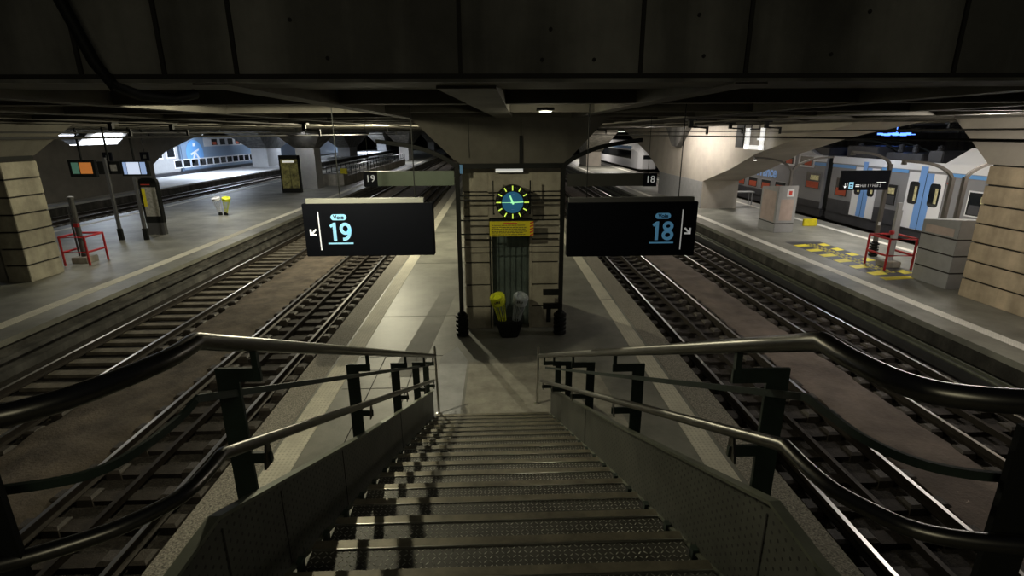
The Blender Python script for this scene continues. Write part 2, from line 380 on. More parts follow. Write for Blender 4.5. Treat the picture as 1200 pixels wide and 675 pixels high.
# ------------------------------------------------------------------ structure: ceiling and shell
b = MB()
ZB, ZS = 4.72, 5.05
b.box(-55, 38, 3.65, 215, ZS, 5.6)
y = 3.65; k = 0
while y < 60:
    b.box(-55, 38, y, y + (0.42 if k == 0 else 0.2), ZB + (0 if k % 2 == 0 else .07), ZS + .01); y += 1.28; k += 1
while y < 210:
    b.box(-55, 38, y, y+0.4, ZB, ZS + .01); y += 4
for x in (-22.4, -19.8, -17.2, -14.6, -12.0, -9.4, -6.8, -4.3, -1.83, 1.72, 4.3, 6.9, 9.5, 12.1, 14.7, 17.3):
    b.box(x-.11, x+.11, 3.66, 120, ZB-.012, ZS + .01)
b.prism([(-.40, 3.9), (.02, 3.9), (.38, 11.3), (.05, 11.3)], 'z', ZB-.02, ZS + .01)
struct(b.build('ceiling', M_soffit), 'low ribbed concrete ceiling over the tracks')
# edge of the slab facing the stair opening
b = MB(); b.box(-14, 14, 3.45, 3.64, ZB+.005, 7.4)
b.mi = 1
for x in (-2.47, -1.98, -1.55, -.2, .91, 1.57, 2.9): b.box(x-.012, x+.012, 3.435, 3.45, ZB+.02, 7.4)
b.box(-14, 14, 3.43, 3.46, ZB+.0, ZB+.03)
for x, z in ((-3.6,5.0),(-3.1,4.86),(-1.2,5.05),(-1.0,4.84),(.35,5.0),(.62,4.83),(.3,4.83),(1.25,5.08),(1.3,4.85),(2.1,4.86),(2.3,5.1),(3.4,4.9)):
    b.prism([(x+.012*math.cos(k*PI/4), z+.012*math.sin(k*PI/4)) for k in range(8)], 'y', 3.444, 3.452)
b.mi = 0
b.box(-14, 14, 3.40, 3.45, ZB-.0, ZB-.02)
rnd = random.Random(3)
struct(b.build('wall_front', [M_edge, M_joint]), 'dark concrete edge of the floor above, over the stairs')
struct(MB().box(-56, 40, 212, 213, -1.1, 5.6).build('wall_back', M_conc_dk), 'dark end of the station hall')
struct(MB().box(-56, -55, -9, 213, -1.1, 5.6).build('wall_left', M_lit), 'far left wall of the station hall')
struct(MB().box(33, 34, -9, 213, -1.1, 5.6).build('wall_right', M_conc_dk), 'far right wall of the station hall')
# upper landing under the camera
b = MB(); b.box(-14, 14, -9, 1.0, 2.45, 2.788); b.box(-0.975, 0.97, 1.0, 1.30, 2.45, 2.788)
struct(b.build('floor', M_slab), 'upper landing at the head of the stairs')
# pipe on the slab edge at upper left
tag(MB().tube([(-2.55, 3.33, 5.9), (-2.42, 3.33, 5.14), (-2.30, 3.33, 4.80), (-2.24, 3.36, 4.68), (-2.20, 3.50, 4.64), (-2.12, 3.72, 4.63), (-2.06, 3.9, 4.67)], 0.032, 12).build('drain_pipe', M_black, smooth=True),
    'dark pipe bending under the ceiling edge at upper left', 'pipe')
for x in (-2.30, 1.40):
    pass

# ------------------------------------------------------------------ tracks
YM = 46.0
def rails(xs, names, y0=-9, y1=205):
    for x, lab in zip(xs, names):
        b = MB()
        prof = [(-.065, -.715), (.065, -.715), (.065, -.70), (.012, -.675), (.012, -.60), (.034, -.585), (.034, -.556), (-.034, -.556), (-.034, -.585), (-.012, -.60), (-.012, -.675), (-.065, -.70)]
        b.prism([(x+p[0], p[1]) for p in prof], 'y', y0, y1); b.mi = 1
        b.box(x-.030, x+.030, y0, y1, -.557, -.55)
        tag(b.build('rail', [M_rail, M_head]), lab, 'rail')
rails((-4.68, -6.24), ('steel rail nearest the left edge of the island platform', 'outer rail of the track just left of the island platform'))
rails((-8.55, -10.12), ('inner rail of the track along the left platform', 'steel rail closest to the left platform wall'))
rails((4.60, 6.08), ('steel rail nearest the right edge of the island platform', 'outer rail of the track just right of the island platform'))
rails((7.93, 9.40), ('inner rail of the track along the right platform', 'steel rail closest to the cable duct of the right platform'))
rails((-22.9, -24.4, -26.3, -27.8), ('rail just behind the left platform', 'second rail behind the left platform', 'third rail behind the left platform', 'rail beside the far bright platform wall'), 0, 205)
rails((19.75, 21.2), ('near rail under the parked train on the right', 'far rail under the parked train on the right'), 5, 150)
def sleeper(dark, gx):
    b = MB(); h = gx/2
    b.box(-h-.02, h+.02, -.12, .12, -.80, -.722); b.mi = 1
    for s in (-1, 1):
        for off in ((.20, -.20) if dark else (.20,)):
            c = s*(h+off)
            ring = [[(c+a*sx, bb*sy, z) for sx, sy in ((-1, -1), (1, -1), (1, 1), (-1, 1))] for a, bb, z in ((.12, .15, -.80), (.11, .135, -.69), (.07, .09, -.655))]
            b.loft(ring)
    return b
grid = [('near left', -5.46, 1.56, True), ('far left', -9.335, 1.57, False), ('near right', 5.34, 1.48, True), ('far right', 8.665, 1.47, True)]
LABS = {'near left': 'dark sleeper under the track just left of the island platform', 'far left': 'brown concrete sleeper under the track along the left platform',
        'near right': 'dark sleeper with black fixings under the track just right of the island platform', 'far right': 'dark sleeper under the track along the right platform'}
for nm, xc, gx, dk in grid:
    base = sleeper(dk, gx).build('sleeper', [M_tie_dk if dk else M_tie, M_boot])
    me = base.data
    y = 3.6 if nm != 'near left' else 3.0
    base.location = (xc, y, 0); tag(base, LABS[nm], 'sleeper', 'sleepers of the %s track' % nm)
    for i in range(1, 75):
        o = base.copy(); COL.objects.link(o); o.location = (xc, y + i*.62 + random.uniform(-.02, .02), 0)
    yy = y + 75*.62
    fb = MB()
    while yy < 180:
        fb.box(xc-gx/2-.3, xc+gx/2+.3, yy-.12, yy+.12, -.80, -.716); yy += .62
    tag(fb.build('distant_sleepers', M_tie_dk if dk else M_tie), 'distant sleepers of the %s track running to the far end' % nm, 'sleepers', kind='stuff')
for xc, lab in ((-23.65, 'sleepers of the track right behind the left platform'), (-27.05, 'sleepers of the track below the far bright platform'), (20.5, 'sleepers under the parked train on the right')):
    fb = MB(); yy = 12
    while yy < 140: fb.box(xc-1.2, xc+1.2, yy-.12, yy+.12, -.80, -.716); yy += .62
    tag(fb.build('distant_sleepers', M_tie), lab, 'sleepers', kind='stuff')
for x, lab in ((5.30, 'dark guard rail down the middle of the track right of the island'), (-5.46, 'dark guard rail down the middle of the track left of the island'), (8.65, 'dark guard rail in the middle of the track along the right platform')):
    b = MB(); b.box(x-.02, x+.02, -5, 180, -.715, -.60); b.box(x-.035, x+.035, -5, 180, -.60, -.585)
    tag(b.build('guard_rail', M_rail), lab, 'rail')

# ------------------------------------------------------------------ staircase
def XR(y): return 0.97 - 0.175*max(0, (y-2.3))/5.2
Y0, G, Z0, RS = 1.942, .3595, 2.478, .155
st = thing('staircase', 'steel staircase of chequered treads going down to the island platform', 'stairs', (0, 0, 0))
for i in range(-1, 16):
    yn = Y0 + G*i; z = Z0 - RS*i; xl, xr = -.975, XR(yn)
    b = MB(); b.box(xl, xr, yn-G-.03, yn-.064, z-.035, z)
    b.box(xl, xl+.012, yn-G-.03, yn-.01, z-.075, z-.035); b.box(xr-.012, xr, yn-G-.03, yn-.01, z-.075, z-.035)
    s = b.build('step', M_check, st)
    b = MB(); b.box(xl-.004, xr+.004, yn-.058, yn, z-.05, z+.004); b.mi = 1; b.box(xl-.004, xr+.004, yn-.064, yn-.058, z-.05, z+.007)
    b.build('nosing', [M_nose, M_steel], s)
    b = MB(); b.box(xl-.035, xl-.005, yn-.19, yn-.15, z-.07, z+.05); b.build('hanger', M_post, s)
    b = MB(); b.box(xr+.005, xr+.035, yn-.19, yn-.15, z-.07, z+.05); b.build('hanger', M_post, s)
def nose(y): return Z0 - (y-Y0)/G*RS
def stringer(side):
    X = (lambda y: -1.03) if side < 0 else (lambda y: XR(y)+.055)
    ye = 7.45 if side < 0 else 7.45
    pts = [(ye, nose(ye)+.40, nose(ye)-.04), (3.5, nose(3.5)+.40, nose(3.5)-.05), (1.60, 3.07, nose(1.6)-.05), (1.32, 3.07, 2.55)]
    # landing fascia bends outward
    path = [(X(p[0]), p[0], p[1], p[2]) for p in pts]
    for t in (15, 30, 45, 60, 75, 90):
        a = math.radians(t); path.append((X(1.3) + side*.34*(1-math.cos(a)), 1.30-.28*math.sin(a), 3.07, 2.45))
    path.append((side*6.5, 1.02, 3.07, 2.45))
    b = MB(); rings = []
    for i, (x, y, zt, zb) in enumerate(path):
        a = path[max(0, i-1)]; c = path[min(len(path)-1, i+1)]
        d = Vector((c[0]-a[0], c[1]-a[1], 0)).normalized(); n = Vector((-d.y, d.x, 0))*.006
        rings.append([(x+n.x, y+n.y, zb), (x+n.x, y+n.y, zt), (x-n.x, y-n.y, zt), (x-n.x, y-n.y, zb)])
    b.loft(rings); s = b.build('stringer', M_string, st)
    b = MB(); rings = []
    for i, (x, y, zt, zb) in enumerate(path):
        a = path[max(0, i-1)]; c = path[min(len(path)-1, i+1)]
        d = Vector((c[0]-a[0], c[1]-a[1], 0)).normalized(); n = Vector((-d.y, d.x, 0))*.022
        rings.append([(x+n.x, y+n.y, zt-.004), (x+n.x, y+n.y, zt+.012), (x-n.x, y-n.y, zt+.012), (x-n.x, y-n.y, zt-.004)])
    b.loft(rings); b.build('flange', M_flange, s)
    b = MB(); rings = []
    for i, (x, y, zt, zb) in enumerate(path[:4]):
        rings.append([(x-.03, y, zb-.006), (x-.03, y, zb+.006), (x+.03, y, zb+.006), (x+.03, y, zb-.006)])
    b.loft(rings); b.build('flange', M_flange, s)
    for yy in (4.9, 3.0, 2.1, 1.62):
        b = MB()
        x = X(yy) + (.008 if side < 0 else -.008)
        zt = min(3.06, nose(yy)+.39); b.box(x-.001, x+.001, yy-.004, yy+.004, nose(yy)-.03, zt); b.build('seam', M_joint, s)
stringer(-1); stringer(1)

def smooth_path(pts, n=6):
    """Catmull-Rom through the points"""
    P = [Vector(p) for p in pts]; out = []
    for i in range(len(P)-1):
        p0 = P[max(i-1, 0)]; p1 = P[i]; p2 = P[i+1]; p3 = P[min(i+2, len(P)-1)]
        for k in range(n):
            t = k/n
            out.append(0.5*((2*p1) + (p2-p0)*t + (2*p0-5*p1+4*p2-p3)*t*t + (3*p1-p0-3*p2+p3)*t**3))
    out.append(P[-1]); return out
def handrail(side, label):
    h = thing('handrail', label, 'handrail', (0, 0, 0))
    if side < 0:
        e = (-.985, 7.6, 1.04); bd = (-.98, 1.61, 3.755)
        curve = [(-.985, 1.50, 3.755), (-1.01, 1.41, 3.755), (-1.06, 1.30, 3.755), (-1.13, 1.20, 3.755), (-1.24, 1.13, 3.755), (-1.5, 1.07, 3.755), (-2.2, 1.05, 3.755), (-6.5, 1.05, 3.755)]
        lo_e = (-.985, 7.3, .76); lo_b = (-.985, 1.64, 3.31); lz = 3.31
        lcurve = [(-.985, 1.52, lz), (-1.0, 1.42, lz), (-1.06, 1.33, lz), (-1.15, 1.25, lz), (-1.33, 1.16, lz), (-1.6, 1.10, lz), (-2.3, 1.07, lz), (-6.5, 1.07, lz)]
        m_e = (-1.04, 7.5, .93); m_b = (-1.07, 1.70, 3.50); mz = 3.47
        mcurve = [(-1.09, 1.62, mz), (-1.11, 1.43, mz), (-1.18, 1.31, mz), (-1.38, 1.25, mz), (-1.7, 1.2, mz), (-2.4, 1.17, mz), (-6.5, 1.17, mz)]
        newel = ((-.965, 7.62, 0), (-.985, 7.62, 1.17))
        posts = [(y, -1.10) for y in (1.97, 3.65, 5.15, 6.45, 7.35)]
    else:
        e = (.70, 7.85, .90); bd = (.97, 1.41, 3.80)
        curve = [(.97, 1.30, 3.80), (.985, 1.20, 3.80), (1.01, 1.13, 3.80), (1.07, 1.075, 3.80), (1.23, 1.035, 3.80), (1.6, 1.01, 3.80), (2.4, 1.0, 3.80), (6.5, 1.0, 3.8)]
        lz = 3.365; lo_e = (.69, 7.5, .62); lo_b = (.985, 1.53, lz)
        lcurve = [(.99, 1.40, lz), (1.01, 1.29, lz), (1.06, 1.20, lz), (1.12, 1.13, lz), (1.22, 1.09, lz), (1.40, 1.06, lz), (1.8, 1.03, lz), (2.6, 1.02, lz), (6.5, 1.02, lz)]
        m_e = (.77, 7.6, .80); m_b = (1.09, 1.62, 3.50); mz = 3.50
        mcurve = [(1.10, 1.50, mz), (1.115, 1.36, mz), (1.17, 1.25, mz), (1.27, 1.185, mz), (1.45, 1.15, mz), (1.8, 1.13, mz), (2.5, 1.12, mz), (6.5, 1.12, mz)]
        newel = ((.665, 7.9, 0), (.68, 7.9, 1.02))
        posts = [(1.86, 1.12), (3.55, 1.062), (5.12, 1.008), (6.4, .965), (7.3, .935)]
    def run(e, bd, cv): return [Vector(e), Vector(e).lerp(Vector(bd), .5)] + [Vector(e).lerp(Vector(bd), .985)] + smooth_path([bd] + cv, 5)
    MB().tube(run(e, bd, curve), .030, 16).build('top_rail', M_rail_steel, h, smooth=True)
    MB().tube(run(lo_e, lo_b, lcurve), .024, 14).build('lower_rail', M_rail_steel, h, smooth=True)
    MB().tube(run(m_e, m_b, mcurve), 0, 4, flat=(.006, .014)).build('middle_rail', M_post, h)
    b = MB(); b.tube([newel[0], newel[1]], .019, 12); b.lathe([(.001, .03), (.012, .025), (.019, 0), (.019, -.01)], newel[1], 12); b.lathe([(.05, 0), (.05, .008), (.02, .012), (.02, .013)], newel[0], 14)
    b.build('newel_post', M_steel, h, smooth=True)
    A, B = Vector(e), Vector(bd); LA, LB = Vector(lo_e), Vector(lo_b)
    for j, (y, x) in enumerate(posts):
        if side > 0 and j == 0: wd = .045
        else: wd = .045
        t = (y-A.y)/(B.y-A.y); rz = A.z + (B.z-A.z)*t; rx = A.x + (B.x-A.x)*t
        t2 = (y-LA.y)/(LB.y-LA.y); lz2 = LA.z + (LB.z-LA.z)*t2; lx = LA.x + (LB.x-LA.x)*t2
        b = MB(); th = .008
        zt = rz - .10; s = side
        inner = rx; lo = lx
        # profile of the plate in X-Z, cut from one sheet
        x0, x1 = x - wd, x + wd
        if s < 0:
            prof = [(x0, nose(y)+.05), (x1, nose(y)+.05), (x1, lz2-.115), (lo+.012, lz2-.115), (lo+.012, lz2-.065), (x1, lz2-.065), (x1, zt-.06), (inner+.016, zt-.06), (inner+.016, zt), (x0, zt)]
        else:
            prof = [(x1, nose(y)+.05), (x0, nose(y)+.05), (x0, lz2-.115), (lo-.012, lz2-.115), (lo-.012, lz2-.065), (x0, lz2-.065), (x0, zt-.06), (inner-.016, zt-.06), (inner-.016, zt), (x1, zt)]
        b.prism(prof, 'y', y-th, y+th)
        p = b.build('post', M_post, h)
        b = MB(); b.box(inner-.012, inner+.012, y-.012, y+.012, zt-.05, rz-.02); b.build('bracket', M_post, p)
        b = MB(); b.prism([(y-.05, lz2-.12), (y+.03, lz2-.12), (y+.012, lz2-.015), (y-.012, lz2-.005)], 'x', lo-.005, lo+.005); b.build('bracket', M_rail_steel, p)
    # posts of the landing balustrade
    for (px, py) in ((side*1.39 if side > 0 else -1.33, 1.13 if side > 0 else 1.17), (side*3.2, 1.10)):
        b = MB(); b.box(px-.06, px+.06, py-.008, py+.008, 2.5, 3.68); b.build('post', M_black, h)
    return h
handrail(-1, 'tubular steel handrail on dark posts along the left side of the stairs')
handrail(1, 'tubular steel handrail on dark posts along the right side of the stairs')

# ------------------------------------------------------------------ concrete block pillars
def blocks(b, x0, x1, y0, y1, z0, z1, h, j=.03):
    z = z0; n = max(1, round((z1-z0)/h)); h = (z1-z0)/n
    for i in range(n): b.box(x0, x1, y0, y1, z0+i*h+(j/2 if i else 0), z0+(i+1)*h-j/2)
pl = thing('central_pillar', 'pale concrete block pillar on the island platform, carrying the clock', 'pillar', (.36, 12.6, 0))
px, py = .36, 12.6
b = MB(); blocks(b, -1.07, -.50, -1.1, 1.1, 0, 3.70, .52); blocks(b, .46, 1.07, -1.1, 1.1, 0, 3.70, .52); blocks(b, -.52, .48, -1.1, 1.1, 2.6, 3.70, .55)
b.mi = 1; b.box(-1.05, 1.05, -1.06, 1.08, 0.0, 3.69, None) if False else None
b.build('blocks', [M_block, M_joint], pl, bevel=.008)
b = MB(); b.box(-1.05, -.51, -1.07, 1.08, 0, 3.69); b.box(.47, 1.05, -1.07, 1.08, 0, 3.69); b.box(-.51, .47, -.7, 1.08, 0, 3.69); b.build('core', M_joint, pl)
def flare(b, z0, z1, a, c):
    """a, c = (x0,x1,y0,y1) at bottom and top"""
    r = lambda q, z: [(q[0], q[2], z), (q[1], q[2], z), (q[1], q[3], z), (q[0], q[3], z)]
    b.loft([r(a, z0), r(c, z1)])
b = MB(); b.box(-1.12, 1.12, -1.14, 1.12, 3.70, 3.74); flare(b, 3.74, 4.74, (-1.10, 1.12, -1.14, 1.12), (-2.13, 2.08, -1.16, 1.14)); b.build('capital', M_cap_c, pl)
b = MB(); b.box(.20, .215, -1.165, -1.155, 3.75, 4.7); b.box(.17, .24, -1.185, -1.155, 3.78, 4.35); b.box(-.9, -.89, -1.163, -1.155, 3.9, 4.7); b.build('conduit', M_black, pl)
b = MB()
x = -.50
while x < .44:
    b.box(x, x+.075, -.90, -.80, .02, 2.55); x += .13
b.box(-.50, .46, -.85, -.75, .0, 2.6)
b.build('steel_panel', M_panel, pl, bevel=.01)
b = MB(); b.box(-.47, -.44, -1.12, -.9, 0, 2.55); b.box(.40, .455, -1.12, -.9, 0, 2.55); b.build('panel_edge', M_block, pl)
b = MB(); b.box(-.35, .25, -1.30, -1.22, 3.60, 3.68); t = b.build('lamp_case', M_grey, pl)
b = MB(); b.box(-.34, .24, -1.31, -1.295, 3.605, 3.675); b.build('diffuser', M_tube_dim, t)

# portal frame of black poles in front of the pillar
fr = thing('pole_frame', 'black frame of two poles with bellows feet and curved arms around the pillar', 'frame', (.32, 11.07, 0))
for s, X in ((-1, -1.10), (1, 1.11)):
    p = MB().box(X-.045, X+.045, -.05, .05, 0, 3.80).build('pole', M_black, fr, bevel=.006)
    b = MB(); prof = [(.10, 0), (.14, .02)]
    for k in range(5):
        z = .04 + k*.10; prof += [(.145, z), (.145, z+.045), (.10, z+.06), (.10, z+.085)]
    prof += [(.07, .56), (.05, .57)]
    b.lathe(prof, (X, 0, 0), 20); b.build('bellows', M_black, p)
    pts = smooth_path([(X, 0, 3.74), (X + s*.28, 0, 3.93), (X + s*.78, 0, 4.12), (X + s*1.5, 0, 4.24), (X + s*1.62, 0, 4.25)], 5)
    MB().tube(pts, 0, 4, flat=(.045, .04)).build('arm', M_black, fr)
b = MB(); b.box(-1.1, 1.1, -.03, .03, 3.70, 3.80); b.box(-1.1, -.33, -.02, .02, 3.125, 3.155); b.box(.38, 1.1, -.02, .02, 3.11, 3.14)
b.box(-1.1, -.33, -.02, .02, 3.04, 3.06); b.box(.38, 1.1, -.02, .02, 3.03, 3.06)
b.box(-1.1, 1.1, .02, .045, 2.60, 2.63); b.box(-1.1, 1.1, .02, .045, 2.30, 2.33); b.box(-1.1, 1.1, .1, .12, 2.0, 2.02)
b.build('crossbar', M_black, fr)
b = MB(); b.box(-.37, -.345, -.02, .02, 2.75, 3.45); b.box(.41, .435, -.02, .02, 2.75, 3.45); b.box(-.37, -.33, -.02, .02, 2.74, 2.77); b.box(.4, .435, -.02, .02, 2.74, 2.77); b.build('clock_bracket', M_black, fr)
b = MB(); b.box(.72, 1.1, -.06, .03, .94, 1.06); b.build('bracket', M_black, fr); b = MB(); b.box(.72, 1.1, -.06, .03, .62, .74); b.box(.80, .90, -.04, .03, .30, .64); b.build('bracket', M_black, fr)
b = MB(); b.box(-1.04, -.98, -.06, -.02, 3.60, 3.78); b.build('sticker', M_tblue, fr)

# clock
ck = thing('station_clock', 'round station clock with blue centre and glowing yellow marks above the yellow notice', 'clock', (.37, 11.10, 3.0))
def disc(r, y0, y1, n=48): return [(r*math.cos(2*PI*k/n), r*math.sin(2*PI*k/n)) for k in range(n)]
MB().prism(disc(.36, 0, 0), 'y', -.07, .12).build('case', M_black, ck, bevel=.01)
MB().prism(disc(.225, 0, 0), 'y', -.078, -.069).build('dial', M_clk, ck)
b = MB()
for k in range(12):
    a = k*PI/6; R = Matrix.Rotation(a, 4, 'Y'); L = .10 if k % 3 == 0 else .085
    b.box(-.011, .011, -.082, -.07, .345-L, .345, R)
b.build('hour_marks', M_clkh, ck)
b = MB()
for k in range(60):
    if k % 5: b.box(-.003, .003, -.080, -.07, .30, .325, Matrix.Rotation(k*PI/30, 4, 'Y'))
b.build('minute_marks', M_panel, ck)
MB().prism([(-.018, -.04), (.018, -.04), (.014, .155), (-.014, .155)], 'y', -.092, -.086).build('hour_hand', M_clkg, ck).rotation_euler = (0, math.radians(-22), 0)
MB().prism([(-.012, -.04), (.012, -.04), (.009, .225), (-.009, .225)], 'y', -.100, -.094).build('minute_hand', M_clkg, ck).rotation_euler = (0, math.radians(88), 0)
MB().prism([(-.004, .0), (.004, .0), (.004, .225), (-.004, .225)], 'y', -.106, -.102).build('second_hand', M_clkg, ck).rotation_euler = (0, math.radians(-90), 0)
b = MB(); b.prism([(-.01, .165), (.03, .168), (.055, .185), (.01, .180)], 'y', -.084, -.079); b.box(-.03, .03, -.084, -.079, -.155, -.145); b.build('maker_mark', M_tlblue, ck)

# yellow notice
yn_ = thing('yellow_notice', 'yellow notice board with a red title and hatched right edge on the pillar', 'sign', (.345, 11.03, 2.44))
MB().box(-.47, .47, -.01, .01, -.16, .16).build('board', M_yel, yn_)
b = MB(); b.box(-.17, .12, -.014, -.010, .105, .130); b.build('title', M_redp, yn_)
b = MB()
for z, a, c in ((.075, -.42, .30), (.03, -.42, .33), (-.005, -.42, .30), (-.055, -.42, .33), (-.085, -.42, .25), (-.125, -.42, .30)):
    x = a
    while x < c:
        L = random.uniform(.03, .08); b.box(x, min(x+L, c), -.014, -.010, z-.006, z+.006); x += L+.012
b.build('lettering', M_txt, yn_)
b = MB()
for k in range(5): b.prism([(.39, -.16+k*.064), (.47, -.13+k*.064), (.47, -.10+k*.064), (.39, -.13+k*.064)], 'y', -.014, -.010)
b.build('hazard_edge', M_redp, yn_)

# bins by the pillar
def wire_bin(name, label, loc, m, lean, h=.95, r=.15, group=None, foot=False):
    t = thing(name, label, 'bin', loc, 0, group)
    T = Matrix.Rotation(lean, 4, 'Y')
    def tr(p): return T @ Vector(p)
    # tilted lid ring
    b = MB(); rings = []
    n = 24; prof = [(r*1.0, h-.17), (r*1.12, h-.16), (r*1.15, h-.02), (r*1.05, h), (r*.62, h), (r*.58, h-.015), (r*.58, h-.06)]
    for rr, z in prof: rings.append([tr((rr*math.cos(2*PI*k/n), rr*math.sin(2*PI*k/n) , z + (.05*math.sin(2*PI*k/n)))) for k in range(n)])
    b.loft(rings); b.build('lid', m, t)
    b = MB(); 
    for k in range(12):
        a = 2*PI*k/12; b.cyl(tr((r*.9*math.cos(a), r*.9*math.sin(a), h-.16)), tr((r*.34*math.cos(a), r*.34*math.sin(a), .14)), .009, 6)
    for z, rr in ((.14, .34), (.30, .44)):
        pts = [tr((r*rr*math.cos(2*PI*k/16), r*rr*math.sin(2*PI*k/16), z)) for k in range(17)]
        b.tube(pts, .010, 6)
    b.build('wire_basket', m, t)
    b = MB(); rings = [[tr((q*math.cos(2*PI*k/16), q*math.sin(2*PI*k/16), z)) for k in range(16)] for q, z in ((r*.98, h-.20), (r*1.02, h-.165))]
    b.loft(rings); b.build('collar', M_black, t)
    b = MB(); 
    for k, z in ((-.035, h-.10), (0.0, h-.10), (.035, h-.10), (-.07, h-.11)):
        b.box(k-.010, k+.010, -r*1.17, -r*1.12, z-.03, z+.02, T)
    b.build('pictogram', M_txt, t)
    if foot: b = MB(); b.lathe([(.10, 0), (.11, .02), (.09, .16), (.06, .17)], n=14); b.build('foot', M_black, t)
    return t
wire_bin('waste_bin', 'yellow topped wire bin leaning left in front of the pillar', (.20, 10.98, .02), M_yelb, -.20)
wire_bin('waste_bin', 'grey topped wire bin leaning right in front of the pillar', (.36, 10.98, .02), M_gryb, .20)
b = MB(); b.loft([[(x*a+.28, y*c+11.02, z) for x, y in ((-1, -1), (1, -1), (1, 1), (-1, 1))] for a, c, z in ((.17, .15, 0), (.20, .17, .05), (.30, .17, .36), (.28, .15, .38))])
o = b.build('bin_stand', M_black, bevel=.02); tag(o, 'black trough-shaped stand under the two leaning bins', 'stand')

# ------------------------------------------------------------------ hanging platform signs
def arrow(b, cx, cz, s, dx):
    # arrow pointing down and outward (dx = -1 left, +1 right)
    w_ = .013
    tip = (cx+dx*s/2, cz-s/2); tail = (cx-dx*s/2, cz+s/2)
    d = Vector((tip[0]-tail[0], tip[1]-tail[1])).normalized(); n = Vector((-d.y, d.x))*w_
    b.prism([(tail[0]+n.x, tail[1]+n.y), (tip[0]+n.x, tip[1]+n.y), (tip[0]-n.x, tip[1]-n.y), (tail[0]-n.x, tail[1]-n.y)], 'y', -.008, 0)
    xs = sorted((tip[0], tip[0]-dx*s)); b.box(xs[0], xs[1], -.008, 0, tip[1]-w_, tip[1]+w_)
    xs = sorted((tip[0]-w_, tip[0]+w_)); b.box(xs[0], xs[1], -.008, 0, tip[1]-w_, tip[1]+s)
def ribbon(b, path, wd, closed=False):
    P = [Vector(p) for p in path]; n = len(P); outer = []; inner = []
    for i in range(n):
        a = P[(i-1) % n] if (closed or i) else P[0]; c = P[(i+1) % n] if (closed or i < n-1) else P[-1]
        d = (c-a).normalized(); nn = Vector((-d.y, d.x))*wd/2
        outer.append(P[i]+nn); inner.append(P[i]-nn)
    m = n if closed else n-1
    for i in range(m):
        j = (i+1) % n
        b.prism([tuple(outer[i]), tuple(outer[j]), tuple(inner[j]), tuple(inner[i])], 'y', -.010, 0)
def digits(num, cx, z0, h, m, parent, st):
    w_ = h*.62; pos = [cx-w_*.62, cx+w_*.50]
    def ell(x, z, a, c, n=28, t0=0, t1=360): return [(x+a*math.cos(math.radians(t0+(t1-t0)*k/n)), z+c*math.sin(math.radians(t0+(t1-t0)*k/n))) for k in range(n if t1-t0 == 360 else n+1)]
    for ch, x in zip(num, pos):
        b = MB(); hs = st/2
        if ch == '1':
            b.prism([(x-hs+.03, z0), (x+hs+.03, z0), (x+hs+.03, z0+h), (x-hs*.4+.03, z0+h), (x-w_*.42+.03, z0+h*.86), (x-w_*.30+.03, z0+h*.73), (x-hs+.03, z0+h*.80)], 'y', -.010, 0)
        elif ch == '9':
            a = w_*.5-hs; c = h*.30-hs*.6
            ribbon(b, ell(x, z0+h-c-hs, a, c), st, True)
            p0, p1, p2 = Vector((x+a, z0+h-c-hs)), Vector((x+a*1.05, z0+hs*.7)), Vector((x-a*.75, z0+hs))
            ribbon(b, [tuple(p0*(1-q)**2 + p1*2*q*(1-q) + p2*q*q) for q in [k/12 for k in range(13)]], st)
        elif ch == '8':
            a = w_*.5-hs; ribbon(b, ell(x, z0+h*.745, a*.88, h*.255-hs), st, True); ribbon(b, ell(x, z0+h*.27, a, h*.27-hs+.004), st, True)
        b.build('digit', m, parent)
def voie(num, x0, x1, zb, zt, side, mb, mw, mcap, label):
    cx = (x0+x1)/2; t = thing('platform_sign', label, 'sign', (cx, 8.0, zb)); hw = (x1-x0)/2; H = zt-zb
    MB().box(-hw, hw, 0, .16, 0, H).build('panel', M_sign, t, bevel=.008)
    cap = MB().box(-hw+.06 if side < 0 else -hw+.02, hw-.14 if side < 0 else hw-.06, .03, .13, H, H+.07).build('top_rail', mcap, t)
    for xx in ((-.42, .72) if side < 0 else (-.72, .72)): b = MB(); b.cyl((xx, .08, H+.07), (xx, .08, 5.05-zb), .008, 6); b.build('suspension_rod', M_black, t)
    s = side
    q = lambda x: x if s < 0 else -x
    b = MB(); arrow(b, q(-hw+.14), H*.47, .085, s); b.build('arrow', mw, t)
    b = MB(); xx = q(-hw+.235); b.box(xx-.007, xx+.007, -.008, 0, .10, H-.12); b.build('divider', mw, t)
    nx = q(-hw+.54)
    digits(num, nx, H*.30, H*.345, mb, t, .048)
    b = MB(); b.box(nx-.19, nx+.19, -.008, 0, H*.235, H*.235+.022); b.build('underline', mb, t)
    b = MB(); n = 10; pts = []
    for k in range(n+1): a = -PI/2+PI*k/n; pts.append((nx+.075+.045*math.cos(a), H*.745+.045*math.sin(a)))
    for k in range(n+1): a = PI/2+PI*k/n; pts.append((nx-.075+.045*math.cos(a), H*.745+.045*math.sin(a)))
    b.prism(pts, 'y', -.008, 0); pill = b.build('pill', mb, t)
    text('Voie', .085, (nx, -.010, H*.745), M_sign, t, 'word', bold=.002)
    return t
voie('19', -2.93, -.955, 2.575, 3.39, -1, M_sblue, M_swht, M_cap_lit, 'black hanging sign reading Voie 19 with an arrow to the left')
voie('18', 1.12, 3.15, 2.52, 3.37, 1, M_sblue_d, M_swht_d, M_cap_d, 'black hanging sign reading Voie 18 with an arrow to the right')

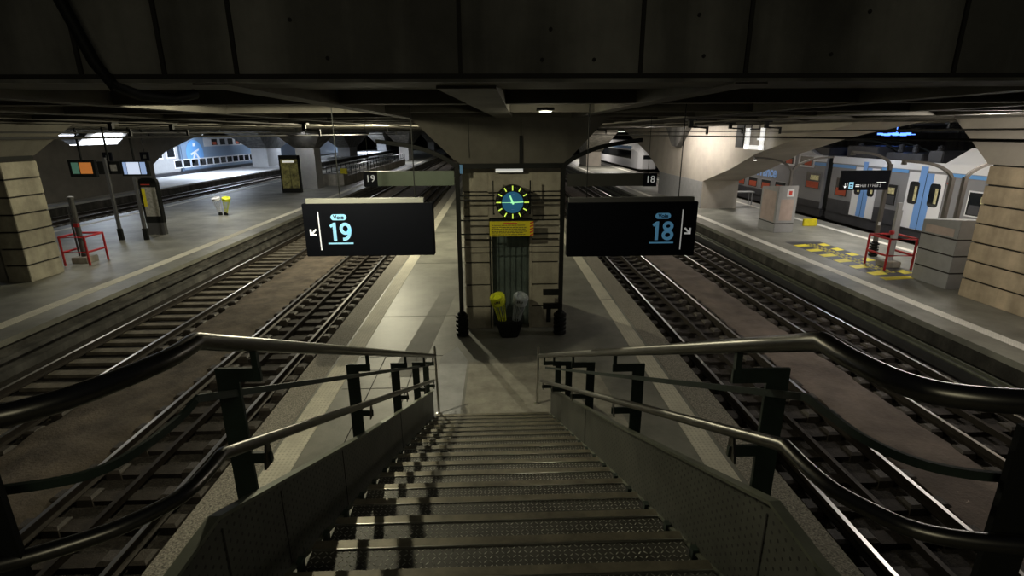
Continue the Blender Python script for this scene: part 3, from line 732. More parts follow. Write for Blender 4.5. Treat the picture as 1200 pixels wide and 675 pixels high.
# small platform number signs on the pole frame
def side_sign(x0, x1, z0, z1, bx0, bx1, num, label, y, mp):
    t = thing('number_sign', label, 'sign', ((x0+x1)/2, y, z0)); c = (x0+x1)/2
    MB().box(x0-c, x1-c, -.05, .05, 0, z1-z0).build('strip_panel', mp, t, bevel=.006)
    MB().box(bx0-c, bx1-c, -.06, .06, -.01, z1-z0+.0).build('number_panel', M_sign, t, bevel=.006)
    text(num, .20, ((bx0+bx1)/2-c, -.064, (z1-z0)/2), M_swht_d, t, 'number')
    b = MB(); b.cyl((bx0-c+.1, 0, z1-z0), (bx0-c+.1, 0, 4.72-z0), .006, 6); b.build('suspension_rod', M_black, t)
    return t
side_sign(-2.42, -.84, 3.36, 3.66, -2.70, -2.42, '19', 'long greenish panel ending in a small black 19, left of the pillar', 11.07, M_grn)
side_sign(1.52, 3.12, 3.32, 3.58, 3.12, 3.40, '18', 'long dark panel ending in a small black 18, right of the pillar', 11.07, mat('dim_panel', (.05, .05, .045), .5))
# ceiling downlight
t = thing('ceiling_light', 'small lit downlight in the ceiling right of the stairs', 'lamp', (.75, 7.95, 4.73)); MB().lathe([(.13, .02), (.13, -.02), (.10, -.03)], n=20).build('housing', M_black, t); MB().lathe([(.09, -.02), (.09, -.036)], n=20).build('bulb', M_tube, t)
t = thing('ceiling_light', 'lamp tucked between the ceiling ribs over the left tracks', 'lamp', (-4.7, 21.6, 4.74)); MB().box(-.3, .3, -.12, .12, .0, .3).build('housing', M_grey, t)
MB().box(-.25, .25, -.1, .1, -.02, .0).build('diffuser', M_tube_dim, t)

# ------------------------------------------------------------------ left platform furniture
lc = thing('block_column', 'grey concrete block column at the left edge of the photo', 'column', (-14.98, 16.85, 0))
b = MB(); blocks(b, -.25, .45, -.68, .62, 0, 3.66, .56, .05); b.build('blocks', M_block, lc, bevel=.015)
b = MB(); b.box(-.21, .41, -.64, .58, 0, 3.68); b.build('core', M_joint, lc)
b = MB(); b.box(-.75, -.24, -.55, .6, 0, 3.66); b.build('side_pier', M_conc, lc)
b = MB(); b.box(-1.6, .30, -.9, .7, 3.62, 3.80); b.mi = 1; flare(b, 3.80, 4.74, (-1.6, .35, -.95, .72), (-2.6, 1.0, -1.9, 1.7)); b.build('capital', [M_black, M_cap_c], lc)
o = MB().tube(smooth_path([(-16.0, 16.2, 2.6), (-15.95, 16.1, 1.6), (-15.8, 16.0, .9), (-15.7, 15.8, .1), (-15.3, 15.5, .05), (-15.0, 15.6, .05)], 4), .035, 8).build('cable', M_cable, smooth=True)
tag(o, 'loose black cable hanging beside the left block column', 'cable')

def red_barrier(label, loc, w_, d_, h=1.02, rz=0):
    t = thing('guard_barrier', label, 'barrier', loc, rz); r = .036
    c = [(-w_/2, -d_/2), (w_/2, -d_/2), (w_/2, d_/2), (-w_/2, d_/2)]
    for x, y in c: MB().cyl((x, y, 0), (x, y, h-.02), r, 10).build('leg', M_red, t, smooth=True)
    for z in (h-.02, h*.46):
        b = MB(); b.tube([(c[k][0], c[k][1], z) for k in (3, 0, 1, 2)], r, 10)
        if z > h*.6: b.tube([(c[3][0], c[3][1], z), (c[2][0], c[2][1], z)], r, 8)
        b.build('rail', M_red, t, smooth=True)
    return t
red_barrier('red tube barrier around the dark post on the left platform', (-14.72, 18.75, 0), .85, .9, 1.03)
t = thing('track_post', 'dark post on a concrete block inside the left red barrier', 'post', (-14.85, 18.85, 0))
MB().box(-.28, .28, -.28, .28, 0, .22).build('base', M_conc, t, bevel=.02)
b = MB(); b.cyl((0, 0, .2), (0, 0, 2.32), .09, 14); b.cyl((-.17, 0, .2), (-.17, 0, 2.0), .03, 8); b.lathe([(.11, 2.30), (.11, 2.34), (.03, 2.37)], n=14); b.build('pole', M_pole, t, smooth=True)
b = MB(); b.box(-.02, .14, -.16, -.08, 1.30, 1.42); b.build('handle', M_red, t)
t = thing('track_post', 'grey post on a concrete block inside the right red barrier', 'post', (13.30, 16.75, 0))
MB().box(-.26, .26, -.26, .26, 0, .2).build('base', M_conc, t, bevel=.02)
b = MB(); b.box(-.07, .07, -.05, .05, .2, 2.15); b.cyl((.12, 0, .2), (.12, 0, 1.9), .025, 8); b.build('pole', M_grey, t)
b = MB(); b.lathe([(.05, 1.10), (.08, 1.13), (.08, 1.2), (.05, 1.24)], (-.12, -.05, 0), 12); b.build('handle', M_red, t)
red_barrier('red tube barrier around the grey post on the right platform', (13.25, 16.7, 0), .9, .95, 1.05)

def screen_post(x, y, h, screens, label):
    t = thing('screen_post', label, 'post', (x, y, 0)); b = MB(); b.box(-.09, .09, -.06, .06, 0, .5); b.build('foot', M_black, t)
    MB().box(-.055, .055, -.05, .05, .5, h).build('pole', M_pole, t)
    return t
screen_post(-16.35, 23.0, 3.5, None, 'slim grey post holding the first pair of platform screens')
screen_post(-15.28, 23.0, 2.7, None, 'slim grey post beside the information totem')
def screen(x0, x1, z0, z1, y, label, panes, cat='screen'):
    c = (x0+x1)/2; t = thing('information_screen', label, cat, (c, y, z0)); w_ = x1-x0; h = z1-z0
    MB().box(-w_/2, w_/2, -.06, .08, 0, h).build('case', M_black, t, bevel=.01)
    for i, (a, bb, lo, hi, m) in enumerate(panes):
        MB().box(-w_/2+a*w_, -w_/2+bb*w_, -.068, -.058, lo*h, hi*h).build('display', m, t)
    MB().box(-.03, .03, -.02, .04, h, 5.05-z0).build('hanger', M_black, t)
    return t
screen(-18.15, -17.05, 2.68, 3.40, 23.4, 'wide black screen showing green and orange panels, leftmost on the left platform', [(.12, .38, .2, .85, M_scr_g), (.42, .88, .2, .85, M_scr_o)])
screen(-16.95, -16.0, 2.80, 3.33, 23.4, 'dark unlit screen next to the glowing blue one', [(.55, .85, .25, .75, M_map)])
screen(-15.90, -14.78, 2.72, 3.36, 23.3, 'glowing pale blue departure screen above the information totem', [(.08, .20, .12, .9, M_scr_b), (.22, .68, .12, .9, M_scr_w), (.72, .92, .12, .9, M_scr_b)])
for x, y, lab in ((-19.0, 27.0, 'small square black letter sign hanging above the orange screen'), (-17.2, 27.0, 'small square black letter sign hanging above the blue screen')):
    t = thing('letter_sign', lab, 'sign', (x, y, 3.18)); MB().box(-.22, .22, -.03, .03, 0, .42).build('panel', M_sign, t); MB().box(-.07, .07, -.035, -.03, .12, .28).build('letter', M_cap_d, t); MB().box(-.01, .01, -.01, .01, .42, 1.87).build('hanger', M_black, t)
t = thing('information_totem', 'dark upright information totem with a map panel on the left platform', 'totem', (-15.56, 24.3, 0))
b = MB(); b.box(-.38, .38, -.10, .10, 0, .55); b.build('plinth', M_pole, t)
b = MB(); b.box(-.40, .40, -.11, .11, .55, 2.38); b.prism([(-.40, 2.38), (.40, 2.38), (.36, 2.50), (.2, 2.56), (-.2, 2.56), (-.36, 2.50)], 'y', -.11, .11); b.build('body', M_black, t, bevel=.01)
b = MB(); b.box(-.30, .32, -.118, -.11, .85, 2.15); b.build('map', M_map, t); b = MB(); b.box(-.30, -.16, -.124, -.118, 1.3, 2.1); b.build('map_key', M_yel, t)
b = MB(); b.box(-.3, .1, -.118, -.11, 2.25, 2.29); b.build('heading', M_redp, t)
# pair of far bins
wire_bin('waste_bin', 'pale topped wire bin on the left platform', (-15.66, 30.2, 0), M_white, -.15, 1.0, .2, foot=True)
wire_bin('waste_bin', 'yellow topped wire bin on the left platform', (-15.36, 30.2, 0), M_yelb, .15, 1.0, .2, foot=True)
t = thing('poster_stand', 'black framed poster stand beside the grey column on the left platform', 'poster stand', (-15.9, 42.0, 0))
b = MB(); b.box(-.75, .75, -.15, .15, .0, .35); b.box(-.75, -.66, -.15, .15, .35, 2.85); b.box(.66, .75, -.15, .15, .35, 2.85); b.box(-.75, .75, -.15, .15, 2.55, 2.85); b.build('frame', M_black, t)
b = MB(); b.box(-.66, -.02, -.1, .1, .35, 2.55); b.box(.04, .66, -.1, .1, .35, 2.55); b.build('poster', M_post_art, t)
MB().box(-.5, .4, -.16, -.15, 2.3, 2.45).build('lamp', M_tube_dim, t)

# big longitudinal arched piers: profile in Y-Z extruded in X
def arch_pier(label, x0, x1, base, left, right, zs, m_side, m_under, hole=None, name='arched_pier', cat='pier'):
    """left: curve (y,z) from foot towards the camera, right: curve away"""
    t = thing(name, label, cat, (x0, (base[0]+base[1])/2, 0)); cy = (base[0]+base[1])/2
    b = MB(); b.box(0, x1-x0, base[0]-cy, base[1]-cy, 0, zs); b.build('foot', m_side, t)
    L = [(y-cy, z) for y, z in left]; R_ = [(y-cy, z) for y, z in right]
    b = MB()
    if hole is None:
        b.prism([(base[0]-cy, zs)] + L + [(L[-1][0], 4.705), (R_[-1][0], 4.705)] + R_[::-1] + [(base[1]-cy, zs)], 'x', 0, x1-x0)
    else:
        h0, h1, h2, h3, hz0 = [v-cy for v in hole[:4]] + [hole[4]]
        b.prism([(base[0]-cy, zs)] + L + [(L[-1][0], 4.705), (h0, 4.705), (h1, hz0), (0.0, hz0), (0.0, zs)], 'x', 0, x1-x0)
        b.prism([(base[1]-cy, zs), (0.0, zs), (0.0, hz0), (h2, hz0), (h3, 4.705), (R_[-1][0], 4.705)] + R_[::-1], 'x', 0, x1-x0)
    a = b.build('arms', m_side, t)
    return t
p_r = arch_pier('huge light concrete pier whose arms sweep up to the ceiling on the right platform', 12.35, 14.5, (31.0, 39.5), [(27.5, 2.55), (25.0, 3.40), (21.5, 4.18), (18.0, 4.70)], [(43.0, 2.8), (47.5, 3.8), (51.5, 4.70)], 1.62, M_arch, M_arch)
MB().box(-.02, .0, -4.2, 4.2, 0.0, 1.58).build('lower_cladding', M_grey_dk, p_r)
b = MB(); b.prism([(33.6-35.25, 4.70), (37.6-35.25, 4.70), (36.2-35.25, 3.55), (35.2-35.25, 3.45)], 'x', -.35, 0); b.build('gusset', M_conc_dk, p_r)
# white frame, its brightness put in as a glow, and dark panel on the pier
t = thing('hanging_frame', 'white frame with its brightness put in as a glow, high against the right pier arm', 'sign', (12.0, 24.6, 3.62))
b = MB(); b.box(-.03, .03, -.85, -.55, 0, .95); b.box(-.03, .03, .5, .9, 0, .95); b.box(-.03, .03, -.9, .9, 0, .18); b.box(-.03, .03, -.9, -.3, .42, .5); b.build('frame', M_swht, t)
b = MB(); b.box(-.1, -.04, .95, 1.7, .05, 1.1); b.build('dark_panel', M_black, t)
b = MB(); b.cyl((0, -.4, .9), (0, -.4, 1.15), .02, 8); b.cyl((0, .4, .9), (0, .4, 1.15), .02, 8); b.cyl((0,-.8,.9),(0,.8,.9), .03, 8); b.build('hanger', M_black, t)
# side wing of the pier foot and bench
t = thing('bench', 'metal frame bench leaning at the foot of the right pier', 'bench', (15.3, 32.2, 0))
b = MB(); b.cyl((-.7, 0, .0), (-.7, 0, .8), .03, 8); b.cyl((.7, 0, 0), (.7, 0, .8), .03, 8); b.cyl((-.7, .4, 0), (-.7, .4, .8), .03, 8); b.cyl((.7, .4, 0), (.7, .4, .8), .03, 8); b.build('leg', M_grey, t)
MB().box(-.8, .8, -.1, .5, .78, .84).build('perch', M_grey, t)

p_l = arch_pier('broad dark concrete pier with a six-sided opening, behind the platform screens', -33.2, -30.0, (35.0, 48.0), [(33.5, 1.8), (30.5, 3.2), (26.5, 4.70)], [(50.0, 2.9), (54.5, 4.0), (58.5, 4.70)], 1.9, M_pier, M_conc_dk, hole=(37.6, 39.2, 44.0, 45.8, 3.72))
# right near column
rc = thing('ochre_column', 'ochre concrete block column at the right edge of the photo', 'column', (14.0, 11.4, 0))
b = MB(); blocks(b, -1.1, 1.1, -2.1, 2.1, 0, 3.54, .505, .045); b.build('blocks', M_block_y, rc, bevel=.015)
b = MB(); b.box(-1.05, 1.05, -2.05, 2.05, 0, 3.56); b.build('core', M_joint, rc)
b = MB(); flare(b, 3.56, 4.74, (-1.1, 1.1, -2.1, 2.15), (-1.1, 2.1, -3.1, 3.5)); b.build('capital', M_arch, rc)
b = MB(); b.box(-1.2, -1.12, -1.5, -1.47, 4.05, 4.5); b.box(-1.2, -1.12, .5, .53, 4.05, 4.5); b.box(-1.2, -1.17, -1.5, .53, 4.47, 4.5); b.box(-1.2, -1.17, -1.5, .53, 4.1, 4.13); b.build('conduit', M_black, rc)

# other columns down the hall, with inverted pyramid capitals
def hall_column(x, y, wx, wy, zc, fx, fy, m, mc, label):
    t = thing('hall_column', label, 'column', (x, y, 0))
    MB().box(-wx/2, wx/2, -wy/2, wy/2, 0, zc).build('shaft', m, t)
    b = MB(); flare(b, zc, 4.78, (-wx/2-.05, wx/2+.05, -wy/2-.05, wy/2+.05), (-fx/2, fx/2, -fy/2, fy/2)); b.build('capital', mc, t)
    return t
hall_column(-15.6, 45.6, 1.5, 1.6, 3.3, 4.2, 5.0, M_grey, M_conc_dk, 'grey column right behind the poster stand')
hall_column(-33.0, 79, 2.2, 5.0, 2.5, 4.5, 15, M_lit, M_conc_dk, 'white lit column in front of the far left train')
hall_column(-30.5, 113, 2.4, 6, 1.8, 4.5, 24, M_lit, M_conc, 'squat grey column with wide capital on the far bright platform')
hall_column(-30.5, 150, 2.4, 6, 1.8, 4.5, 24, M_lit, M_conc, 'farthest column on the far bright platform')
hall_column(-15.5, 95, 1.6, 5, 2.4, 4, 16, M_lit, M_conc_dk, 'column halfway down the left platform')
hall_column(-15.5, 135, 1.6, 5, 2.4, 4, 16, M_lit, M_conc, 'column at the far end of the left platform')
hall_column(13.6, 76, 2.0, 6, 1.9, 4, 18, M_arch, M_conc, 'column beyond the big pier on the right platform')
hall_column(13.6, 112, 2.0, 6, 1.9, 4, 18, M_lit, M_conc, 'far column near the end of the right platform')
hall_column(0.3, 47, 2.0, 3, 2.6, 4, 9, M_block, M_conc, 'second pillar down the island platform, behind the clock pillar')
hall_column(-44, 96, 2, 5, 2.4, 4, 16, M_lit, M_conc_dk, 'column behind the far left train')

# walled stair opening with a railing on the left platform
t = thing('stair_parapet', 'low walled stair opening topped by a dark railing on the left platform', 'parapet', (-14.4, 63, 0))
b = MB(); b.box(-1.0, -.85, -14, 18, 0, .75); b.box(.85, 1.0, -14, 18, 0, .75); b.box(-1, 1, -15.5, -14, 0, 1.0); b.build('wall', M_conc, t)
b = MB()
for s in (-.92, .92):
    yy = -14
    while yy <= 18: b.cyl((s, yy, .75), (s, yy, 1.55), .035, 6); yy += 1.6
    b.box(s-.03, s+.03, -14, 18, .95, 1.0)
b.build('baluster', M_black, t)
b = MB(); b.box(-.98, -.86, -14, 18, 1.55, 1.62); b.box(.86, .98, -14, 18, 1.55, 1.62); b.build('handrail', M_steel, t)
b = MB(); b.box(.6, 1.15, -14.9, -14.6, .95, 1.45); b.build('warning_plate', M_yel, t)

# ------------------------------------------------------------------ right platform furniture
def cabinet(x0, x1, y0, y1, h0, h1, label, joints, m=M_grey):
    cx, cy = (x0+x1)/2, (y0+y1)/2; t = thing('equipment_cabinet', label, 'cabinet', (cx, cy, 0)); a, c = (x1-x0)/2, (y1-y0)/2
    prev = 0
    for j in joints + [None]:
        if j is None: 
            b = MB(); b.loft([[(-a, -c, prev), (a, -c, prev), (a, c, prev), (-a, c, prev)], [(-a, -c, h0), (a, -c, h0), (a, c, h1), (-a, c, h1)]])
        else: b = MB(); b.box(-a, a, -c, c, prev, j-.02)
        b.build('casing', m, t, bevel=.012); prev = j
    b = MB(); b.box(-a+.01, a-.01, -c+.01, c-.01, .01, h1-.1); b.build('core', M_joint, t)
    b = MB(); b.box(-a-.006, -a, -c+.15, c-.15, joints[-1]+.05, h1-.12); b.build('front_panel', M_pink, t)
    return t, a, c
t, a, c = cabinet(12.62, 13.50, 23.0, 24.5, 2.10, 1.95, 'free-standing grey cabinet with a slanted top and pinkish panel, beyond the yellow hatching', [.42])
b = MB(); b.box(-.05, .25, -c-.006, -c, 1.62, 1.95); b.build('sticker', M_white, t); b = MB(); b.box(.03, .17, -c-.009, -c-.006, 1.7, 1.87); b.build('emblem', M_redp, t)
b = MB(); b.box(-.28, .3, -c-.006, -c, .55, 1.5); b.build('notice', M_pink, t)
t, a, c = cabinet(12.98, 13.95, 14.0, 15.3, 2.0, 1.85, 'large grey block cabinet beside the ochre column', [.48, .98, 1.45], M_grey_dk)

def lamp_post(x, y, h, tip, label, sign=False, double=False):
    t = thing('lamp_post', label, 'lamp post', (x, y, 0))
    b = MB(); prof = [(.10, 0)]
    for k in range(5): z = .03+k*.10; prof += [(.15, z), (.15, z+.045), (.10, z+.055), (.10, z+.09)]
    prof += [(.06, .56)]; b.lathe(prof, n=16); b.build('bellows', M_black, t)
    MB().box(-.055, .055, -.055, .055, .5, h).build('pole', M_lampg, t)
    dx, dz = tip
    pts = smooth_path([(0, 0, h-.06), (dx*.12, 0, h+dz*.35), (dx*.45, 0, h+dz*.8), (dx, 0, h+dz)], 5); MB().tube(pts, 0, 4, flat=(.045, .04)).build('arm', M_lampg, t)
    if double:
        pts = smooth_path([(0, 0, h-.06), (-dx*.12, 0, h+dz*.35), (-dx*.45, 0, h+dz*.8), (-dx, 0, h+dz)], 5); MB().tube(pts, 0, 4, flat=(.045, .04)).build('arm', M_lampg, t)
    b = MB(); b.lathe([(.04, 0), (.07, -.03), (.08, -.09), (.04, -.10)], (dx*.97, 0, h+dz-.02), 12); hd = b.build('lamp_head', M_lampg, t)
    if double: b = MB(); b.lathe([(.075, -.095), (.06, -.12)], (dx*.97, 0, h+dz-.02), 12); b.build('lens', M_tube, hd)
    b = MB(); b.box(-.07, .0, -.08, -.05, 1.15, 1.27); b.build('plate', M_white, t)
    return t
lamp_post(13.85, 18.25, 3.30, (-1.45, .42), 'dark post with a curved arm carrying the black direction sign on the right platform')
lamp_post(13.85, 15.6, 3.05, (-1.65, .50), 'left one of the two dark posts with curved arms by the grey block cabinet')
lamp_post(14.25, 15.6, 3.05, (1.5, .50), 'right one of the two dark posts with curved arms by the grey block cabinet')
lamp_post(14.1, 24.8, 2.65, (-1.9, .60), 'two-armed lamp post behind the slanted grey cabinet', double=True)
t = thing('direction_sign', 'black direction sign with white lettering hung from the curved post', 'sign', (12.93, 18.12, 2.42))
MB().box(-.86, .86, -.05, .05, 0, .68).build('panel', M_sign, t, bevel=.006)
text('Hall 1 / Hall 2', .135, (.22, -.055, .15), M_swht_d, t, 'lettering', ext=.002)
b = MB(); b.box(-.62, -.615, -.056, -.05, .06, .26); b.box(-.70, -.69, -.056, -.05, .08, .24); b.prism([(-.75, .15), (-.695, .07), (-.64, .15), (-.68, .14), (-.71, .14)], 'y', -.056, -.05); b.box(-.32, -.18, -.056, -.05, .12, .14); b.box(-.32, -.18, -.056, -.05, .17, .19)
b.box(.42, .74, -.056, -.05, .255, .275); b.build('arrow', M_swht, t)
b = MB(); b.box(-.56, -.40, -.056, -.05, .06, .28); b.build('train_symbol', M_sblue, t)
b = MB(); b.box(-.53, -.43, -.058, -.056, .17, .21); b.box(-.53, -.43, -.058, -.056, .10, .13); b.build('symbol_window', M_sign, t)

# yellow and black hatched floor marking
t = thing('floor_marking', 'yellow and black hatched warning marking on the right platform', 'floor marking', (12.75, 18.1, 0))
b = MB(); b.prism([(-.75, -2.6), (.72, -2.6), (.75, 2.8), (-.72, 2.8)], 'z', .001, .004); b.build('ground', M_tdark, t)
b = MB()
k = -2.5
while k < 2.6:
    b.prism([(-.74, k), (-.18, k+.12), (-.18, k+.52), (-.74, k+.36)], 'z', .004, .007)
    b.prism([(.34, k+.1), (.72, k+.22), (.72, k+.66), (.34, k+.5)], 'z', .004, .007); k += .86
b.prism([(-.75, -3.05), (.75, -2.85), (.75, -2.60), (-.75, -2.75)], 'z', .001, .006)
b.build('stripe', M_yel, t)
b = MB(); r_ = random.Random(5)
for col_ in (-.08, .14):
    k = -2.2
    while k < 2.4:
        L = r_.uniform(.12, .22); b.box(col_-.09, col_+.07, k, k+.05, .004, .007); b.box(col_-.09, col_-.05, k, k+L, .004, .007); b.box(col_+.03, col_+.07, k, k+L*.7, .004, .007); k += L+.07
b.build('lettering', M_yel, t)
tag(MB().box(14.95, 15.6, 24.6, 24.75, -.0, .34).build('warning_block', M_yel, bevel=.02), 'small yellow block on the ground behind the slanted grey cabinet', 'block')

# ------------------------------------------------------------------ trains
def train_right():
    X = 19.0; W_ = 2.85
    t = thing('commuter_train', 'grey parked train with white and light blue doors on the right', 'train', (X, 24, 0)); oy = 24
    def part(name, boxes, m, parent=t, bevel=0):
        b = MB()
        for q in boxes: b.box(q[0], q[1], q[2]-oy, q[3]-oy, q[4], q[5])
        return b.build(name, m, parent, bevel)
    # low car between Y=8 and gap 29.7
    part('car_body', [(0, W_, 7, 29.4, .05, 3.05)], M_tgrey, bevel=.03)
    part('car_body', [(0, W_, 30.0, 58, .05, 3.05), ], M_tgrey, bevel=.03)
    part('gangway', [(.15, W_-.15, 29.35, 30.05, .1, 2.95)], M_black)
    part('skirt', [(.05, W_-.05, 7, 29.4, -.42, .06), (.05, W_-.05, 30.0, 58, -.42, .06)], M_tdark)
    part('lower_band', [(-.012, 0.0, 7, 29.35, .06, .78), (-.012, 0, 30.05, 58, .06, .45)], M_tdark)
    part('cornice', [(-.02, .02, 7, 29.4, 2.72, 3.08), (-.02, .02, 30.0, 31.2, 2.72, 3.08)], M_white)
    part('blue_line', [(-.025, -.0, 7, 13.4, 2.55, 2.70), (-.025, -.0, 15.5, 21.6, 2.55, 2.70), (-.025, 0, 23.8, 25.5, 2.55, 2.70), (-.025, 0, 27.45, 29.35, 2.5, 2.66), (-.025, .0, 30.0, 32.3, 2.5, 2.66)], M_tblue)
    # raised double deck part with its sloped end
    for a, c_, s in ((39.0, 58, 1), (7.0, 19.4, -1)):
        b = MB(); 
        if s > 0: b.prism([(a-8.0-oy, 3.0), (a-7.0-oy, 3.35), (a-2.0-oy, 3.72), (c_-oy, 3.78), (c_-oy, 3.0)], 'x', .12, W_-.12)
        else: b.prism([(a-oy, 3.0), (a-oy, 3.78), (c_+1.6-oy, 3.72), (c_+2.8-oy, 3.0)], 'x', .12, W_-.12)
        b.build('upper_deck', M_white, t, bevel=.05)
    for k in range(8):
        y0 = 31.2 + k*2.1
        w_ = part('upper_window', [(-.03, -.0, y0-.12, y0+1.62, 2.32, 3.06)], M_white, bevel=.02); part('pane', [(-.036, -.03, y0+.05, y0+1.42, 2.42, 2.96)], M_glass, w_)
        part('seat_view', [(-.038, -.036, y0+.2, y0+.9, 2.45, 2.72)], M_seatr, w_)
    
    # roof gear
    b = MB(); 
    for k, (a, c_, h) in enumerate(((22.6, 23.4, .5), (23.7, 26, .35), (26.6, 29, .6), (30.5, 33.5, .45))):
        b.box(.4, 2.4, a-oy, c_-oy, 3.05, 3.05+h)
    for a in (23, 24.4, 25.3, 28.2, 32): b.lathe([(.12, 0), (.16, .1), (.10, .2), (.16, .3), (.08, .4)], (.6, a-oy, 3.4), 10)
    b.build('roof_equipment', M_tdark, t, bevel=.04)
    b = MB(); b.tube(smooth_path([(.5, 33.0-oy, 3.1), (.6, 31.5-oy, 3.75), (.7, 29.7-oy, 3.95), (.7, 27-oy, 3.85), (.6, 25.0-oy, 3.3)], 5), .05, 8); b.tube(smooth_path([(1.4, 30-oy, 3.1), (1.4, 28.5-oy, 3.8), (1.4, 26-oy, 3.8), (1.4, 24-oy, 3.3)], 5), .04, 8)
    b.build('pantograph', M_black, t, smooth=True)
    # doors
    def door(y0, y1, z0, z1):
        d = part('door', [(-.035, -.012, y0, y1, z0, z1)], M_white, bevel=.006)
        cy = (y0+y1)/2; dw = (y1-y0)
        part('door_stripe', [(-.040, -.034, cy-dw*.19, cy-.012, z0+.02, z1), (-.040, -.034, cy+.012, cy+dw*.19, z0+.02, z1+.28)], M_tlblue, d)
        for a, c_ in ((y0+dw*.08, y0+dw*.36), (y1-dw*.36, y1-dw*.08)):
            b = MB(); r = .14; hh = ((z1-z0)*.44, (z1-z0)*.84); pts = []
            for (qx, qz, a0) in ((c_-r, z0+hh[1]-r, 0), (a+r, z0+hh[1]-r, 90), (a+r, z0+hh[0]+r, 180), (c_-r, z0+hh[0]+r, 270)):
                for k in range(4): an = math.radians(a0+k*30); pts.append((qx-oy+r*math.cos(an), qz+r*math.sin(an)))
            b.prism(pts, 'x', -.043, -.036); b.build('door_window', M_glass, d)
            b = MB(); b.box(-.046, -.043, a+.10-oy, a+.25-oy, z0+hh[0]+.15, z0+hh[1]-.2); b.build('interior_glow', M_inter, d)
        part('seal', [(-.046, -.040, cy-.012, cy+.012, z0, z1)], M_black, d)
    for y0, y1 in ((21.65, 23.7), (25.6, 27.35), (13.5, 15.4)): door(y0, y1, .12, 2.62)
    # windows: frame with glass and a hint of red seats
    for y0, y1, z0, z1, kind in ((27.8, 28.8, 1.0, 1.95, 1), (30.3, 31.7, 1.15, 2.05, 1), (24.25, 25.05, 1.0, 1.95, 2), (18.6, 20.4, 1.15, 2.05, 0), (16.2, 17.8, 1.15, 2.05, 0), (10, 12.5, 1.15, 2.05, 0)):
        w_ = part('window', [(-.03, -.012, y0-.06, y1+.06, z0-.06, z1+.06)], M_tgrey if kind else M_white, bevel=.01)
        part('pane', [(-.036, -.03, y0, y1, z0, z1)], M_glass, w_)
        part('seat_view', [(-.038, -.036, y0+.08, y1-.08, z0+.04, z0+(z1-z0)*.45)], M_seatr if kind == 1 else M_tdark, w_)
        part('lamp_view', [(-.038, -.036, y0+.15, y0+(y1-y0)*.7, z0+(z1-z0)*.55, z0+(z1-z0)*.85)], M_inter, w_)
    for k in range(9):
        y0 = 33.9 + k*1.9
        w_ = part('window', [(-.03, -.012, y0-.07, y0+1.35, .50, 1.24)], M_grey, bevel=.01)
        part('pane', [(-.036, -.03, y0, y0+1.28, .56, 1.18)], M_glass, w_)
        part('seat_view', [(-.038, -.036, y0+.1, y0+1.15, .60, .98)], M_seatr, w_)
    text('\u00cele-de-France', .95, (-.03, 37.8-oy, 1.72), mat('livery_letter', (.28, .48, .9), .5), t, 'livery_word', rot=(PI/2, 0, -PI/2), bold=.03, sx=1.05)
    b = MB(); b.box(-.046, -.04, 21.35-oy, 21.55-oy, 2.25, 2.32); b.build('emblem', M_redp, t)
    # bogies
    for yc in (28.0, 31.5, 12, 50):
        b = MB(); 
        for dy in (-1.1, 1.1):
            b.prism([(.46*math.cos(2*PI*k/20)+yc+dy-oy, .46*math.sin(2*PI*k/20)-.09) for k in range(20)], 'x', .45, .60)
        b.box(.15, .45, yc-1.8-oy, yc+1.8-oy, -.35, -.02); b.lathe([(.2, -.4), (.2, .0)], (.3, yc-oy, 0), 10); b.build('bogie', M_tdark, t)
train_right()
# the dark concrete gear and LED board behind the train
lb = MB(); rr = random.Random(2)
for k in range(9): lb.box(22.0, 22.2, 27.9+k*.3, 27.9+k*.3+rr.uniform(.12, .27), 4.16+rr.uniform(-.03, .05), 4.26+rr.uniform(-.02, .09))
lb.cyl((22.15, 29.2, 4.2), (22.15, 29.2, 4.72), .02, 6)
tag(lb.build('led_board', M_led), 'blue glowing display board above the roof of the right train', 'display')
t = thing('distant_train', 'distant train with a rounded white nose beyond the big right pier', 'train', (19.0, 70, 0))
b = MB(); b.loft([[(x*a+1.4, yy, z*h+zz) for x, z in ((-1, 0), (-1, .7), (-.75, 1), (.75, 1), (1, .7), (1, 0))] for yy, a, h, zz in ((-.0, .9, 2.0, -.3), (.8, 1.3, 3.0, -.3), (3, 1.42, 3.6, -.3), (45, 1.42, 3.6, -.3))]); b.build('body', M_white, t, bevel=.05)
b = MB(); b.box(-.05, -.02, 4, 44, .9, 2.0); b.box(.6, 2.2, -.02, .1, 1.0, 1.5); b.build('window_band', M_glass, t)
b = MB(); b.box(-.045, -.02, 4, 44, 2.2, 2.6); b.build('blue_band', M_tblue, t)

